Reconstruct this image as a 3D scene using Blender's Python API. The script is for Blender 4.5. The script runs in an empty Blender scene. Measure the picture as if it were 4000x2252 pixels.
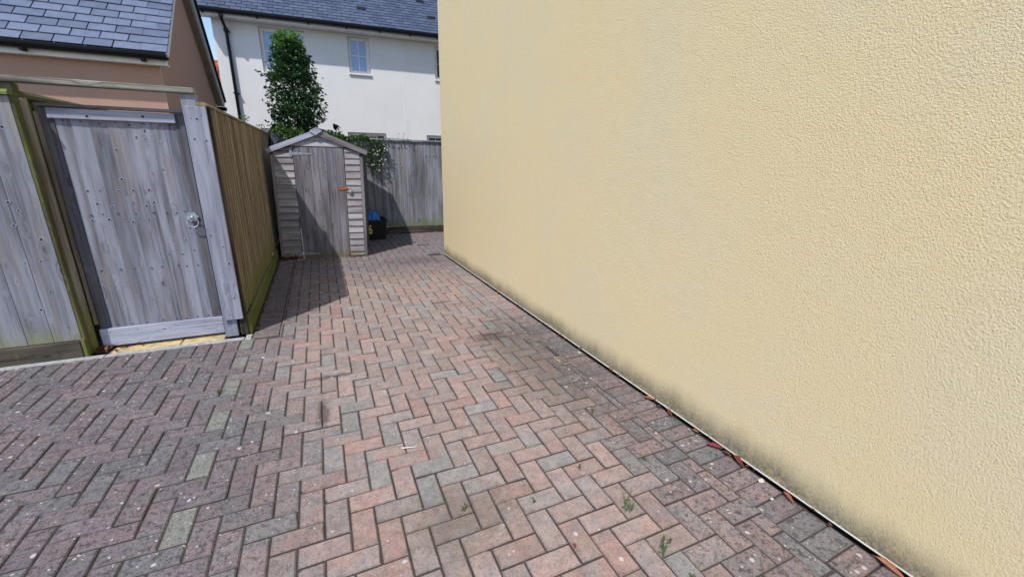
import bpy, bmesh, math, random
import numpy as np
from mathutils import Vector, Matrix
random.seed(7); rng = np.random.default_rng(7)
R = math.radians
scene = bpy.context.scene
COL = scene.collection

# ------------------------------------------------------------------ camera
cam_d = bpy.data.cameras.new('camera'); cam = bpy.data.objects.new('camera', cam_d); COL.objects.link(cam)
cam_d.sensor_width = 36; cam_d.lens = 14.773; cam_d.clip_start = .02; cam_d.clip_end = 2000
def cam_matrix(yaw, pitch, roll):
    cy, sy, cp, sp, cr, sr = math.cos(yaw), math.sin(yaw), math.cos(pitch), math.sin(pitch), math.cos(roll), math.sin(roll)
    A = Matrix(((cy, -sy, 0), (0, 0, -1), (sy, cy, 0)))
    P = Matrix(((1, 0, 0), (0, cp, -sp), (0, sp, cp)))
    Q = Matrix(((cr, -sr, 0), (sr, cr, 0), (0, 0, 1)))
    return Q @ P @ A                      # world -> camera (x right, y down, z forward)
CM = cam_matrix(R(24.327), R(17.037), R(1.2005)); CAMZ = 1.5
B = Matrix(((1, 0, 0), (0, -1, 0), (0, 0, -1))) @ CM
cam.matrix_world = Matrix.Translation((0, 0, CAMZ)) @ B.transposed().to_4x4()
scene.camera = cam
FPX = 1641.48
def to_px(p):
    c = CM @ Vector((p[0], p[1], p[2] - CAMZ))
    if c.z < .05: return None
    return (2000 + FPX * c.x / c.z, 1126 + FPX * c.y / c.z)

# ------------------------------------------------------------------ sky, sun, exposure
SUN = Vector((.395, .383, -.835)).normalized()
world = bpy.data.worlds.new('World'); scene.world = world; world.use_nodes = True
wn = world.node_tree.nodes; wl = world.node_tree.links
sky = wn.new('ShaderNodeTexSky'); sky.sky_type = 'NISHITA'; sky.sun_disc = False
sky.sun_elevation = math.asin(-SUN.z); sky.sun_rotation = math.atan2(-SUN.x, -SUN.y) % (2 * math.pi)
sky.air_density = 1.0; sky.dust_density = .6; sky.ozone_density = 1.6
wn['Background'].inputs['Strength'].default_value = .15
wl.new(sky.outputs['Color'], wn['Background'].inputs['Color'])
sd = bpy.data.lights.new('sun', 'SUN'); sd.energy = 3.15; sd.angle = R(1.1); sd.color = (1, .965, .91)
sun = bpy.data.objects.new('sun', sd); COL.objects.link(sun)
sun.rotation_euler = SUN.to_track_quat('-Z', 'Y').to_euler()
scene.view_settings.view_transform = 'Standard'; scene.view_settings.look = 'None'
scene.view_settings.exposure = .36; scene.view_settings.gamma = 1; scene.view_settings.use_curve_mapping = False

# ------------------------------------------------------------------ node helpers
class Mat:
    def __init__(s, name):
        s.m = bpy.data.materials.new(name); s.m.use_nodes = True; s.t = s.m.node_tree
        s.b = s.t.nodes['Principled BSDF']
    def link(s, v, sock):
        if isinstance(v, bpy.types.NodeSocket): s.t.links.new(v, sock)
        elif isinstance(v, (tuple, list)) and len(v) == 3 and sock.type == 'RGBA': sock.default_value = (*v, 1)
        else: sock.default_value = v
    def n(s, typ, out=0, props=None, **ins):
        nd = s.t.nodes.new('ShaderNode' + typ)
        for k, v in (props or {}).items(): setattr(nd, k, v)
        for k, v in ins.items():
            key = int(k[1:]) if k[0] == '_' else k.replace('_', ' ')
            s.link(v, nd.inputs[key])
        return nd.outputs[out]
    def math(s, op, a, b=0., clamp=False): return s.n('Math', props={'operation': op, 'use_clamp': clamp}, _0=a, _1=b)
    def vmath(s, op, a, b=(0, 0, 0)): return s.n('VectorMath', props={'operation': op}, _0=a, _1=b)
    def mix(s, f, a, b, mode='MIX'):
        nd = s.t.nodes.new('ShaderNodeMix'); nd.data_type = 'RGBA'; nd.blend_type = mode
        s.link(f, nd.inputs[0]); s.link(a, nd.inputs[6]); s.link(b, nd.inputs[7]); return nd.outputs[2]
    def ramp(s, f, lo, hi, a=0., b=1.):
        return s.n('MapRange', props={'clamp': True, 'interpolation_type': 'SMOOTHSTEP'}, _0=f, _1=lo, _2=hi, _3=a, _4=b)
    def noise(s, v, scale, detail=4., rough=.6, dist=0.):
        return s.n('TexNoise', Vector=v, Scale=scale, Detail=detail, Roughness=rough, Distortion=dist)
    def voro(s, v, scale, feat='F1', out=0, rnd=1.):
        return s.n('TexVoronoi', out=out, props={'feature': feat}, Vector=v, Scale=scale, Randomness=rnd)
    def sep(s, v, i): return s.n('SeparateXYZ', out=i, Vector=v)
    def pos(s): return s.n('NewGeometry', out=0)
    def objco(s): return s.n('TexCoord', out=3)
    def rand(s): return s.math('FRACT', s.math('ADD', s.n('ObjectInfo', out=5), s.n('NewGeometry', out=8)))
    def bump(s, h, strength=.3, dist=.01): s.link(s.n('Bump', Height=h, Strength=strength, Distance=dist), s.b.inputs['Normal'])
    def done(s, col=None, rough=None, spec=None, **kw):
        if col is not None: s.link(col, s.b.inputs['Base Color'])
        if rough is not None: s.link(rough, s.b.inputs['Roughness'])
        if spec is not None: s.link(spec, s.b.inputs['Specular IOR Level'])
        for k, v in kw.items(): s.link(v, s.b.inputs[k.replace('_', ' ')])
        return s.m

def wood(name, light, mid, dark, moss=0., moss_z=None, mosscol=(.09, .115, .02), knots=1., axes='XYZ', streak=1., warm=None):
    """weathered timber; one material for each grain axis"""
    out = {}
    for ax in axes:
        m = Mat(f'{name}_{ax.lower()}'); r = m.rand()
        co = m.vmath('ADD', m.objco(), m.n('CombineXYZ', X=m.math('MULTIPLY', r, 37.), Y=m.math('MULTIPLY', r, 91.), Z=m.math('MULTIPLY', r, 53.)))
        k = 'XYZ'.index(ax)
        sc = [38.] * 3; sc[k] = 1.3; sk = [9.] * 3; sk[k] = 3.4; sm = [7.] * 3; sm[k] = 1.1
        # knots bend the grain
        kv = m.vmath('MULTIPLY', co, tuple(sk)); kd = m.voro(kv, 1.)
        kn = m.ramp(kd, .02, .13, 1, 0); kr = m.ramp(kd, .05, .34, 1, 0)
        warp = m.n('CombineXYZ', X=m.math('MULTIPLY', kr, .045), Y=m.math('MULTIPLY', kr, .045), Z=m.math('MULTIPLY', kr, .045))
        cw = m.vmath('ADD', co, warp)
        g = m.noise(m.vmath('MULTIPLY', cw, tuple(sc)), 1., 5., .65, .3)
        big = m.noise(m.vmath('MULTIPLY', co, tuple(sm)), 1., 3., .6)
        fine = m.noise(m.vmath('MULTIPLY', cw, tuple(x * 3.2 for x in sc)), 1., 2., .6)
        c = m.mix(m.ramp(g, .3, .7), dark, mid)
        c = m.mix(m.math('MULTIPLY', m.ramp(big, .36, .68), .85), c, light)
        c = m.mix(m.math('MULTIPLY', m.ramp(g, .52, .36), .55 * streak), c, dark)
        c = m.mix(m.math('MULTIPLY', m.ramp(fine, .55, .75), .25), c, light)
        c = m.mix(m.math('MULTIPLY', kn, .8 * knots), c, tuple(x * .28 for x in dark))
        s2 = [13.] * 3; s2[k] = 8.; v2 = m.t.nodes.new('ShaderNodeTexVoronoi'); m.link(m.vmath('MULTIPLY', co, tuple(s2)), v2.inputs['Vector']); v2.inputs['Scale'].default_value = 1.
        on = m.math('LESS_THAN', m.n('SeparateColor', Color=v2.outputs['Color']), m.ramp(big, .4, .6, .02, .42))
        c = m.mix(m.math('MULTIPLY', m.math('MULTIPLY', m.ramp(v2.outputs['Distance'], .1, .3, 1, 0), on), .55), c, light)
        c = m.mix(m.math('MULTIPLY', m.math('MULTIPLY', m.ramp(v2.outputs['Distance'], .06, .13, 1, 0), on), .9 * knots), c, tuple(x * .22 for x in dark))
        if warm:
            c = m.mix(m.math('MULTIPLY', m.ramp(m.noise(m.vmath('MULTIPLY', co, tuple(sm)), 1.7, 2.), .5, .7), .5), c, warm)
        c = m.mix(1., c, m.n('CombineColor', Red=m.ramp(r, 0, 1, .86, 1.1), Green=m.ramp(r, 0, 1, .86, 1.09), Blue=m.ramp(r, 0, 1, .87, 1.08)), 'MULTIPLY')
        if moss or moss_z:
            p = m.pos(); mn = m.noise(p, 5., 5., .7); mn2 = m.noise(m.vmath('MULTIPLY', p, (14., 14., 3.)), 1., 4., .7)
            f = m.math('MULTIPLY', m.ramp(m.math('MULTIPLY', m.math('ADD', mn, mn2), .5), .62 - .3 * moss, .8 - .3 * moss), .9) if moss else 0.
            if moss_z:
                zz = m.math('ADD', m.sep(p, 2), m.math('MULTIPLY', m.math('SUBTRACT', mn2, .5), moss_z * 1.4))
                f = m.math('MAXIMUM', f, m.ramp(zz, .02, moss_z, .92, 0))
            c = m.mix(f, c, m.mix(mn, mosscol, tuple(x * 1.9 for x in mosscol)))
        m.bump(m.math('ADD', m.math('MULTIPLY', g, .7), m.math('MULTIPLY', fine, .4)), .55, .004)
        out[ax] = m.done(c, .86, .25)
    return out
def plain(name, col, rough=.6, spec=.4, var=.12, scale=6., bump=0., metal=0., bscale=200.):
    m = Mat(name); v = m.noise(m.pos(), scale, 4., .6)
    c = m.mix(1., col, m.n('CombineColor', Red=m.ramp(v, .25, .75, 1 - var, 1 + var), Green=m.ramp(v, .25, .75, 1 - var, 1 + var), Blue=m.ramp(v, .25, .75, 1 - var, 1 + var)), 'MULTIPLY')
    if bump: m.bump(m.noise(m.pos(), bscale, 3.), bump, .004)
    return m.done(c, rough, spec, Metallic=metal)

# ------------------------------------------------------------------ materials
W_GATE = wood('silvered_wood', (.33, .343, .42), (.215, .22, .268), (.1, .097, .113), knots=.9, streak=.75, warm=(.24, .21, .2))
W_PALE = wood('pale_silver_wood', (.40, .425, .54), (.31, .325, .415), (.165, .165, .21), knots=.8, streak=.45)
W_DARK = wood('dark_wood', (.17, .165, .18), (.115, .11, .125), (.06, .055, .06), knots=.6)
W_PANEL = wood('fence_panel_wood', (.33, .342, .405), (.235, .24, .283), (.13, .128, .15), streak=.75, moss=.1, moss_z=.32, mosscol=(.16, .17, .06), warm=(.28, .25, .22))
W_MOSSY = wood('mossy_wood', (.27, .27, .22), (.19, .18, .12), (.09, .08, .05), moss=.62, moss_z=.3, mosscol=(.10, .125, .018), knots=.6)
W_BEAM = wood('beam_wood', (.40, .40, .36), (.23, .22, .19), (.06, .055, .05), moss=.36, mosscol=(.13, .15, .05), knots=.4)
W_GRAVEL = wood('gravel_board_wood', (.12, .105, .082), (.06, .049, .036), (.025, .019, .014), moss=.2, mosscol=(.13, .17, .05), knots=.8)
W_GREEN = wood('green_board_wood', (.19, .18, .09), (.135, .13, .06), (.07, .065, .03), moss=.55, moss_z=.2, mosscol=(.085, .10, .02), knots=.3)
W_SIDE_EDGE = wood('side_fence_edge_wood', (.5, .41, .28), (.4, .32, .21), (.27, .205, .13), moss=.14, moss_z=.55, mosscol=(.14, .15, .04), knots=.3, axes='Z')
W_SIDE = wood('side_fence_wood', (.22, .18, .125), (.15, .12, .08), (.06, .047, .032), moss=.18, moss_z=.65, mosscol=(.12, .13, .028), knots=.9)
W_POST = wood('brown_post_wood', (.36, .31, .25), (.25, .205, .155), (.11, .085, .062), moss_z=.5, mosscol=(.1, .115, .02), knots=.8)
W_CAP = wood('capping_wood', (.36, .31, .2), (.26, .22, .13), (.13, .1, .06), moss=.35, mosscol=(.12, .13, .035), knots=.5)
W_BACK = wood('back_fence_wood', (.35, .365, .43), (.235, .24, .28), (.115, .112, .125), moss=.14, moss_z=.42, mosscol=(.11, .15, .05), knots=.9, warm=(.26, .24, .18))
W_SHED = wood('shed_clad_wood', (.43, .425, .47), (.325, .318, .35), (.165, .158, .172), knots=.9, moss_z=.12, mosscol=(.14, .12, .06), warm=(.27, .2, .2))
W_DOOR = wood('shed_door_wood', (.255, .25, .295), (.175, .168, .195), (.08, .074, .085), knots=.9, moss_z=.15, mosscol=(.11, .1, .06))
W_TRIM = wood('shed_trim_wood', (.28, .265, .28), (.2, .18, .185), (.1, .085, .085), knots=.5)
M_BLACK = plain('black_plastic', (.008, .009, .012), .5, .25)
M_BLACKBOX = plain('black_box_plastic', (.008, .008, .009), .5, .4)
M_WHITE = plain('white_upvc', (.8, .79, .8), .4, .5, .06)
M_CREAMUP = plain('pinkish_white_upvc', (.74, .695, .695), .45, .4, .06)
M_GREYUP = plain('grey_bargeboard', (.22, .19, .165), .6, .3, .15)
M_GREYLIGHT = plain('light_grey_trim', (.42, .43, .42), .6, .3, .15)
M_BEAD = plain('white_bead', (.72, .70, .63), .5, .4, .05)
M_GALV = plain('galvanised_steel', (.36, .40, .46), .5, .5, .25, 40., metal=.5)
M_RUST = plain('rusty_hasp_paint', (.36, .115, .03), .65, .3, .3, 60.)
M_BRASS = plain('padlock_metal', (.52, .5, .46), .4, .5, .2, 60., metal=.6)
M_SHACKLE = plain('shackle_steel', (.72, .72, .7), .25, .6, .1, metal=.8)
M_NAIL = plain('nail_iron', (.05, .04, .04), .7)
M_KERB = plain('kerb_concrete', (.33, .335, .34), .85, .2, .25, 25., .4)
M_STONE = plain('sandstone', (.50, .39, .21), .8, .2, .35, 14., .3)
M_FELT = plain('roof_felt', (.04, .042, .045), .9, .2, .3, 30., .5)
M_YELLOW = plain('yellow_number', (.85, .7, .26), .6)
M_SOIL = plain('soil', (.035, .027, .02), .95, .1, .5, 30., .6)
M_STEM = plain('bark', (.075, .055, .038), .9, .1, .3, 40.)
M_BIRD = plain('black_feathers', (.005, .005, .006), .8, .1)
M_LEAD = plain('white_expansion_bead', (.8, .8, .82), .5)
M_ORANGE = plain('orange_clay', (.48, .13, .06), .8, .2, .3, 3.)

def render_mat():
    m = Mat('cream_roughcast_render'); p = m.pos()
    n0 = m.noise(p, 150., 2., .55); n1 = m.noise(p, 330., 2., .6); n2 = m.noise(p, 1.1, 4., .6); n3 = m.noise(m.vmath('MULTIPLY', p, (2.2, 2.2, .5)), 1., 3.); n4 = m.noise(p, 9., 4., .6)
    c = m.mix(m.ramp(n2, .35, .7), (.775, .627, .368), (.75, .622, .40))
    c = m.mix(m.math('MULTIPLY', m.ramp(n3, .52, .72), .16), c, (.72, .62, .4))
    c = m.mix(m.math('MULTIPLY', m.ramp(n4, .5, .75), .18), c, (.78, .67, .43))
    c = m.mix(m.math('MULTIPLY', m.ramp(n0, .46, .3), .3), c, (.46, .365, .19))
    c = m.mix(m.math('MULTIPLY', m.ramp(n0, .56, .7), .2), c, (.82, .72, .48))
    # algae band along the foot of the wall
    z = m.sep(p, 2); e1 = m.noise(m.vmath('MULTIPLY', p, (3.5, 3.5, 2.)), 1., 5., .65); e2 = m.noise(p, 60., 4., .75); e3 = m.noise(m.vmath('MULTIPLY', p, (26., 26., 4.)), 1., 4., .7)
    zz = m.math('ADD', z, m.math('ADD', m.math('MULTIPLY', m.math('SUBTRACT', e1, .5), .16), m.math('MULTIPLY', m.math('SUBTRACT', m.math('ADD', e2, e3), 1.), .045)))
    f = m.math('MULTIPLY', m.ramp(zz, .0, .215, 1, 0), m.ramp(zz, -.03, .05, .5, .95))
    f = m.math('MULTIPLY', f, m.ramp(e2, .34, .6, .62, 1.))
    c = m.mix(f, c, m.mix(e2, (.055, .054, .047), (.125, .118, .095)))
    m.bump(m.math('ADD', m.math('MULTIPLY', n0, .8), m.math('ADD', m.math('MULTIPLY', n1, .5), m.math('MULTIPLY', n4, .5))), .9, .0052)
    return m.done(c, .92, .15)
M_RENDER = render_mat()
def smooth_render(name, a, b, sc=260.):
    m = Mat(name); p = m.pos(); n = m.noise(p, .9, 4., .6); g = m.noise(p, sc, 2.); st = m.noise(m.vmath('MULTIPLY', p, (3., 3., .5)), 1., 3.)
    c = m.mix(m.ramp(n, .35, .7), a, b); c = m.mix(m.math('MULTIPLY', m.ramp(g, .58, .72), .2), c, tuple(x * .72 for x in a))
    c = m.mix(m.math('MULTIPLY', m.ramp(st, .55, .75), .18), c, tuple(x * .78 for x in a))
    m.bump(g, .35, .004); return m.done(c, .9, .15)
M_WHITEWALL = smooth_render('white_render', (.73, .71, .69), (.77, .75, .73))
M_BROWNWALL = smooth_render('terracotta_render', (.47, .295, .23), (.50, .32, .25))

def slate_mat(name, a, b, moss):
    m = Mat(name); r = m.rand(); co = m.vmath('ADD', m.pos(), m.n('CombineXYZ', X=m.math('MULTIPLY', r, 9.), Y=m.math('MULTIPLY', r, 5.), Z=0.))
    n = m.noise(co, 9., 5., .65); f = m.noise(co, 55., 4., .7)
    c = m.mix(m.ramp(n, .3, .7), a, b); c = m.mix(1., c, m.n('CombineColor', Red=m.ramp(r, 0, 1, .78, 1.2), Green=m.ramp(r, 0, 1, .8, 1.18), Blue=m.ramp(r, 0, 1, .82, 1.16)), 'MULTIPLY')
    c = m.mix(m.math('MULTIPLY', m.ramp(m.math('MULTIPLY', m.math('ADD', n, f), .5), .56, .7), moss), c, (.045, .04, .03))
    m.bump(f, .3, .004); return m.done(c, m.ramp(n, .3, .7, .36, .52), .6)
M_SLATE = slate_mat('garage_slate', (.105, .13, .205), (.125, .152, .23), .6)
M_SLATE2 = slate_mat('house_slate', (.065, .083, .135), (.08, .1, .155), .25)
def glass_mat(name, col, rough=.06):
    m = Mat(name); n = m.noise(m.pos(), 1.5, 2.); return m.done(m.mix(n, col, tuple(x * 1.25 for x in col)), rough, .7, Coat_Weight=.6, Coat_Roughness=.03)
M_BLUEGLASS = glass_mat('blue_tinted_pane', (.19, .29, .50), .12)
M_DARKGLASS = glass_mat('dark_pane', (.018, .02, .026))

def leaf_mat(name, a, b, trans=.25, rough=.42):
    m = Mat(name); r = m.n('NewGeometry', out=8); c = m.mix(r, a, b); n = m.noise(m.pos(), 30., 2.)
    c = m.mix(m.math('MULTIPLY', m.ramp(n, .45, .7), .3), c, tuple(x * .6 for x in a))
    m.done(c, rough, .45)
    tr = m.t.nodes.new('ShaderNodeBsdfTranslucent'); m.link(m.mix(.5, c, (b[0] * 1.5, b[1] * 1.6, b[2]),), tr.inputs['Color'])
    ms = m.t.nodes.new('ShaderNodeMixShader'); ms.inputs[0].default_value = trans
    m.t.links.new(m.b.outputs[0], ms.inputs[1]); m.t.links.new(tr.outputs[0], ms.inputs[2])
    m.t.links.new(ms.outputs[0], m.t.nodes['Material Output'].inputs['Surface']); return m.m
M_LEAF = leaf_mat('glossy_leaf', (.018, .055, .02), (.048, .115, .036), .24)
M_YOUNG = leaf_mat('young_leaf', (.08, .19, .045), (.13, .27, .07), .35)
M_IVY = leaf_mat('ivy_leaf', (.035, .085, .02), (.1, .19, .05))
M_ROSE = leaf_mat('rose_leaf', (.02, .06, .02), (.06, .125, .05))
M_WEED = leaf_mat('weed_leaf', (.05, .1, .025), (.09, .15, .04), .2, .6)
M_FLOWER = leaf_mat('cream_petal', (.8, .78, .5), (.85, .84, .66), .3, .6)
M_DEAD = leaf_mat('dead_leaf', (.09, .028, .014), (.19, .05, .024), .1, .5)
M_DEADB = leaf_mat('orange_dead_leaf', (.27, .09, .035), (.33, .12, .05), .1, .5)
M_PINKLEAF = leaf_mat('crimson_leaf', (.24, .025, .04), (.3, .04, .05), .1, .5)
M_STRAW = leaf_mat('straw', (.45, .36, .2), (.55, .45, .28), .1, .7)
M_LITTER = leaf_mat('litter_leaf', (.05, .022, .014), (.22, .085, .045), .1, .6)

def paver_mat():
    m = Mat('block_paver'); p = m.pos(); at = m.t.nodes.new('ShaderNodeAttribute'); at.attribute_name = 'tint'
    tint = at.outputs['Color']; lich = at.outputs['Alpha']
    n1 = m.noise(p, 16., 5., .7); n2 = m.noise(p, 90., 4., .75); n3 = m.noise(p, 2.1, 4., .6); pits = m.voro(p, 130.)
    c = m.mix(1., tint, m.n('CombineColor', Red=m.ramp(n1, .25, .75, .78, 1.2), Green=m.ramp(n1, .25, .75, .8, 1.16), Blue=m.ramp(n1, .25, .75, .82, 1.14)), 'MULTIPLY')
    tone = m.noise(p, 7., 3., .6); tone2 = m.noise(m.vmath('ADD', p, (3., 7., 1.)), 9., 3., .6)
    grey = m.n('RGBToBW', Color=c); c = m.mix(m.math('MULTIPLY', m.ramp(tone, .45, .7), .55), c, m.mix(1., m.n('CombineColor', Red=grey, Green=grey, Blue=grey), (.96, 1., 1.0), 'MULTIPLY'))
    c = m.mix(m.math('MULTIPLY', m.ramp(tone2, .5, .75), .3), c, m.mix(1., c, (1.14, .95, .9), 'MULTIPLY'))
    c = m.mix(m.math('MULTIPLY', m.ramp(n2, .5, .68), m.ramp(lich, 0, 1, .42, .85)), c, (.035, .03, .028))
    c = m.mix(m.math('MULTIPLY', m.ramp(m.math('MULTIPLY', m.math('ADD', n2, n1), .5), .55, .68), m.ramp(lich, 0, 1, .12, .6)), c, (.05, .045, .045))
    c = m.mix(m.math('MULTIPLY', m.ramp(pits, .16, .03), .4), c, (.03, .026, .024))
    c = m.mix(m.math('MULTIPLY', m.ramp(n2, .42, .28), .35), c, m.mix(.5, tint, (.5, .47, .43)))
    # dirt shapes: algae patch by the wall, drip marks in the lane
    blotn = m.math('MULTIPLY', m.math('SUBTRACT', m.noise(p, 14., 5., .8), .5), 2.6); mid = m.noise(m.vmath('ADD', p, (1., 5., 2.)), 34., 4., .75)
    c = m.mix(m.math('MULTIPLY', m.ramp(mid, .5, .63), m.ramp(lich, 0, 1, .18, .78)), c, (.05, .046, .047))
    def blot(cx, cy, rx, ry, lo, hi, amt, col, c):
        d = m.vmath('MULTIPLY', m.vmath('SUBTRACT', p, (cx, cy, 0)), (1 / rx, 1 / ry, 0)); L = m.n('VectorMath', out=1, props={'operation': 'LENGTH'}, _0=d)
        e = m.math('ADD', L, blotn)
        return m.mix(m.math('MULTIPLY', m.ramp(e, lo, hi, 1, 0), amt), c, col)
    c = blot(1.42, 2.75, .38, 1.05, .3, 1.3, .45, (.05, .05, .036), c)
    c = blot(1.25, 3.2, .2, (.12), .2, 1.2, .5, (.03, .026, .024), c)
    c = blot(-.12, 2.5, .05, .26, .2, 1.0, .7, (.05, .04, .036), c)
    c = blot(-.08, 2.95, .24, .045, .2, .95, .65, (.05, .04, .036), c)
    c = blot(.42, 1.42, .3, .22, .3, 1.2, .35, (.06, .065, .04), c)
    c = blot(1.25, 6.3, .5, .3, .3, 1.2, .4, (.06, .055, .055), c)
    # pale lichen spots
    def spots(scale, r0, thr, c):
        v = m.t.nodes.new('ShaderNodeTexVoronoi'); m.link(m.vmath('ADD', p, m.vmath('MULTIPLY', m.n('TexNoise', out=1, Vector=p, Scale=60., Detail=2.), (.012, .012, 0))), v.inputs['Vector']); v.inputs['Scale'].default_value = scale
        on = m.math('LESS_THAN', m.n('SeparateColor', Color=v.outputs['Color']), m.math('MULTIPLY', m.math('MULTIPLY', lich, m.ramp(n3, .35, .65, .25, 1.3)), thr))
        sz = m.n('SeparateColor', out=1, Color=v.outputs['Color'])
        return m.mix(m.math('MULTIPLY', m.math('MULTIPLY', on, m.ramp(m.math('DIVIDE', v.outputs['Distance'], m.ramp(sz, 0, 1, .35, 1.3)), r0 * .55, r0, 1, 0)), .85), c, (.5, .48, .46))
    c = spots(19., .19, .36, c); c = spots(44., .22, .42, c)
    h = m.math('ADD', m.math('MULTIPLY', n2, .8), m.math('MULTIPLY', pits, .6)); m.bump(h, .6, .004)
    return m.done(c, .9, .2)
M_PAVER = paver_mat()
def joint_mat():
    m = Mat('joint_sand'); p = m.pos(); n = m.noise(p, 60., 4., .7); g = m.noise(p, 1.6, 3.)
    c = m.mix(n, (.038, .032, .029), (.095, .082, .072)); c = m.mix(m.math('MULTIPLY', m.ramp(g, .55, .75), .6), c, (.035, .045, .015))
    m.bump(n, .8, .006); return m.done(c, .95, .1)
M_JOINT = joint_mat()
def ground_mat():
    m = Mat('ground_earth'); p = m.pos(); n = m.noise(p, .6, 5., .6); f = m.noise(p, 20., 4.)
    c = m.mix(n, (.10, .095, .085), (.16, .15, .135)); c = m.mix(m.math('MULTIPLY', f, .4), c, (.06, .055, .045)); return m.done(c, .95, .1)
M_GROUND = ground_mat()

# ------------------------------------------------------------------ object helpers
WO = {}                                   # origin of each object in its thing's frame
def mesh_of(name, verts, faces, mat=None, smooth=False):
    me = bpy.data.meshes.new(name); me.from_pydata([tuple(v) for v in verts], [], faces); me.update()
    if mat: me.materials.append(mat)
    if smooth: me.polygons.foreach_set('use_smooth', [True] * len(me.polygons))
    return me
def link(name, me, parent=None, at=(0, 0, 0), rot=None):
    o = bpy.data.objects.new(name, me); COL.objects.link(o)
    at = Vector(at)
    if parent is not None:
        o.parent = parent; o.location = at - WO[parent.name]
    else: o.location = at
    if rot: o.rotation_euler = rot
    WO[o.name] = at
    return o
def thing(name, label, cat, loc=(0, 0, 0), rotz=0, group=None, local=False):
    o = link(name, None, None, loc, (0, 0, rotz)); o['label'] = label; o['category'] = cat; o.empty_display_size = .1
    if group: o['group'] = group
    if local: WO[o.name] = Vector((0, 0, 0))
    return o
def tag(o, label, cat, group=None):
    o['label'] = label; o['category'] = cat
    if group: o['group'] = group
    return o
def stuff(o, label=None, cat=None):
    o['kind'] = 'stuff'
    if label: o['label'] = label; o['category'] = cat
    return o
def struct(o): o['kind'] = 'structure'; return o
def cbox(sx, sy, sz, b):
    """chamfered box centred on the origin"""
    hx, hy, hz = sx / 2, sy / 2, sz / 2; b = min(b, .45 * min(sx, sy, sz)); V = []; idx = {}
    for x in (-1, 1):
        for y in (-1, 1):
            for z in (-1, 1):
                idx[x, y, z] = len(V)
                V += [(x * hx, y * (hy - b), z * (hz - b)), (x * (hx - b), y * hy, z * (hz - b)), (x * (hx - b), y * (hy - b), z * hz)]
    F = []
    def q(*k): F.append([idx[a] + c for a, c in k])
    for x in (-1, 1):
        k = [(x, -1, -1), (x, 1, -1), (x, 1, 1), (x, -1, 1)]; q(*[(a, 0) for a in (k if x > 0 else k[::-1])])
    for y in (-1, 1):
        k = [(-1, y, -1), (1, y, -1), (1, y, 1), (-1, y, 1)]; q(*[(a, 1) for a in (k if y < 0 else k[::-1])])
    for z in (-1, 1):
        k = [(-1, -1, z), (1, -1, z), (1, 1, z), (-1, 1, z)]; q(*[(a, 2) for a in (k if z > 0 else k[::-1])])
    for a in (-1, 1):
        for c in (-1, 1):
            q(((a, c, -1), 0), ((a, c, -1), 1), ((a, c, 1), 1), ((a, c, 1), 0))
            q(((a, -1, c), 0), ((a, 1, c), 0), ((a, 1, c), 2), ((a, -1, c), 2))
            q(((-1, a, c), 1), ((1, a, c), 1), ((1, a, c), 2), ((-1, a, c), 2))
    for k in idx: F.append([idx[k], idx[k] + 1, idx[k] + 2])
    return V, F
def fix(me):
    bm = bmesh.new(); bm.from_mesh(me); bmesh.ops.recalc_face_normals(bm, faces=bm.faces); bm.to_mesh(me); bm.free(); return me
BOXES = {}
def box(name, parent, b, mat, bev=.003, shear=0., rot=None, share=True):
    """chamfered box part with bounds b in its thing's frame"""
    x0, x1, y0, y1, z0, z1 = b; s = (x1 - x0, y1 - y0, z1 - z0); c = Vector(((x0 + x1) / 2, (y0 + y1) / 2, (z0 + z1) / 2))
    if isinstance(mat, dict): mat = mat['XYZ'[max(range(3), key=lambda i: s[i])]]
    key = (round(s[0], 4), round(s[1], 4), round(s[2], 4), mat.name, bev)
    if shear == 0 and key in BOXES: me = BOXES[key]
    else:
        V, F = cbox(*s, bev)
        if shear: V = [(v[0] + shear * v[2], v[1], v[2]) for v in V]
        me = fix(mesh_of(name, V, F, mat))
        if not shear: BOXES[key] = me
    if shear: c.x += shear * c.z
    return link(name, me, parent, c, rot)
def prism(name, parent, prof, axis, a0, a1, mat, origin=None, smooth=False):
    """closed profile extruded along an axis; coordinates in the thing's frame"""
    n = len(prof); ax = 'XYZ'.index(axis)
    def pt(p, a):
        q = list(p); q.insert(ax, a); return Vector(q)
    V = [pt(p, a0) for p in prof] + [pt(p, a1) for p in prof]
    c = sum(V, Vector()) / len(V) if origin is None else Vector(origin)
    F = [[i, (i + 1) % n, n + (i + 1) % n, n + i] for i in range(n)] + [list(range(n))[::-1], list(range(n, 2 * n))]
    if isinstance(mat, dict): mat = mat[axis]
    return link(name, fix(mesh_of(name, [v - c for v in V], F, mat, smooth)), parent, c)
def tube_geo(pts, rad, seg=8, closed=False):
    V, F = [], []; n = len(pts); pts = [Vector(p) for p in pts]
    rad = rad if hasattr(rad, '__len__') else [rad] * n
    for i, p in enumerate(pts):
        t = (pts[(i + 1) % n] - pts[i - 1]) if closed else (pts[min(i + 1, n - 1)] - pts[max(i - 1, 0)])
        t.normalize(); a = t.orthogonal() if abs(t.z) > .95 else t.cross(Vector((0, 0, 1))); a.normalize(); b = t.cross(a)
        for k in range(seg):
            w = 2 * math.pi * k / seg; V.append(p + (a * math.cos(w) + b * math.sin(w)) * rad[i])
    for i in range(n if closed else n - 1):
        for k in range(seg):
            j = (i + 1) % n; F.append([i * seg + k, i * seg + (k + 1) % seg, j * seg + (k + 1) % seg, j * seg + k])
    if not closed: F += [list(range(seg))[::-1], [(n - 1) * seg + k for k in range(seg)]]
    return V, F
def tube(name, parent, pts, rad, mat, seg=8, closed=False):
    V, F = tube_geo(pts, rad, seg, closed); c = sum((Vector(p) for p in pts), Vector()) / len(pts)
    return link(name, fix(mesh_of(name, [v - c for v in V], F, mat, True)), parent, c)
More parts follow.
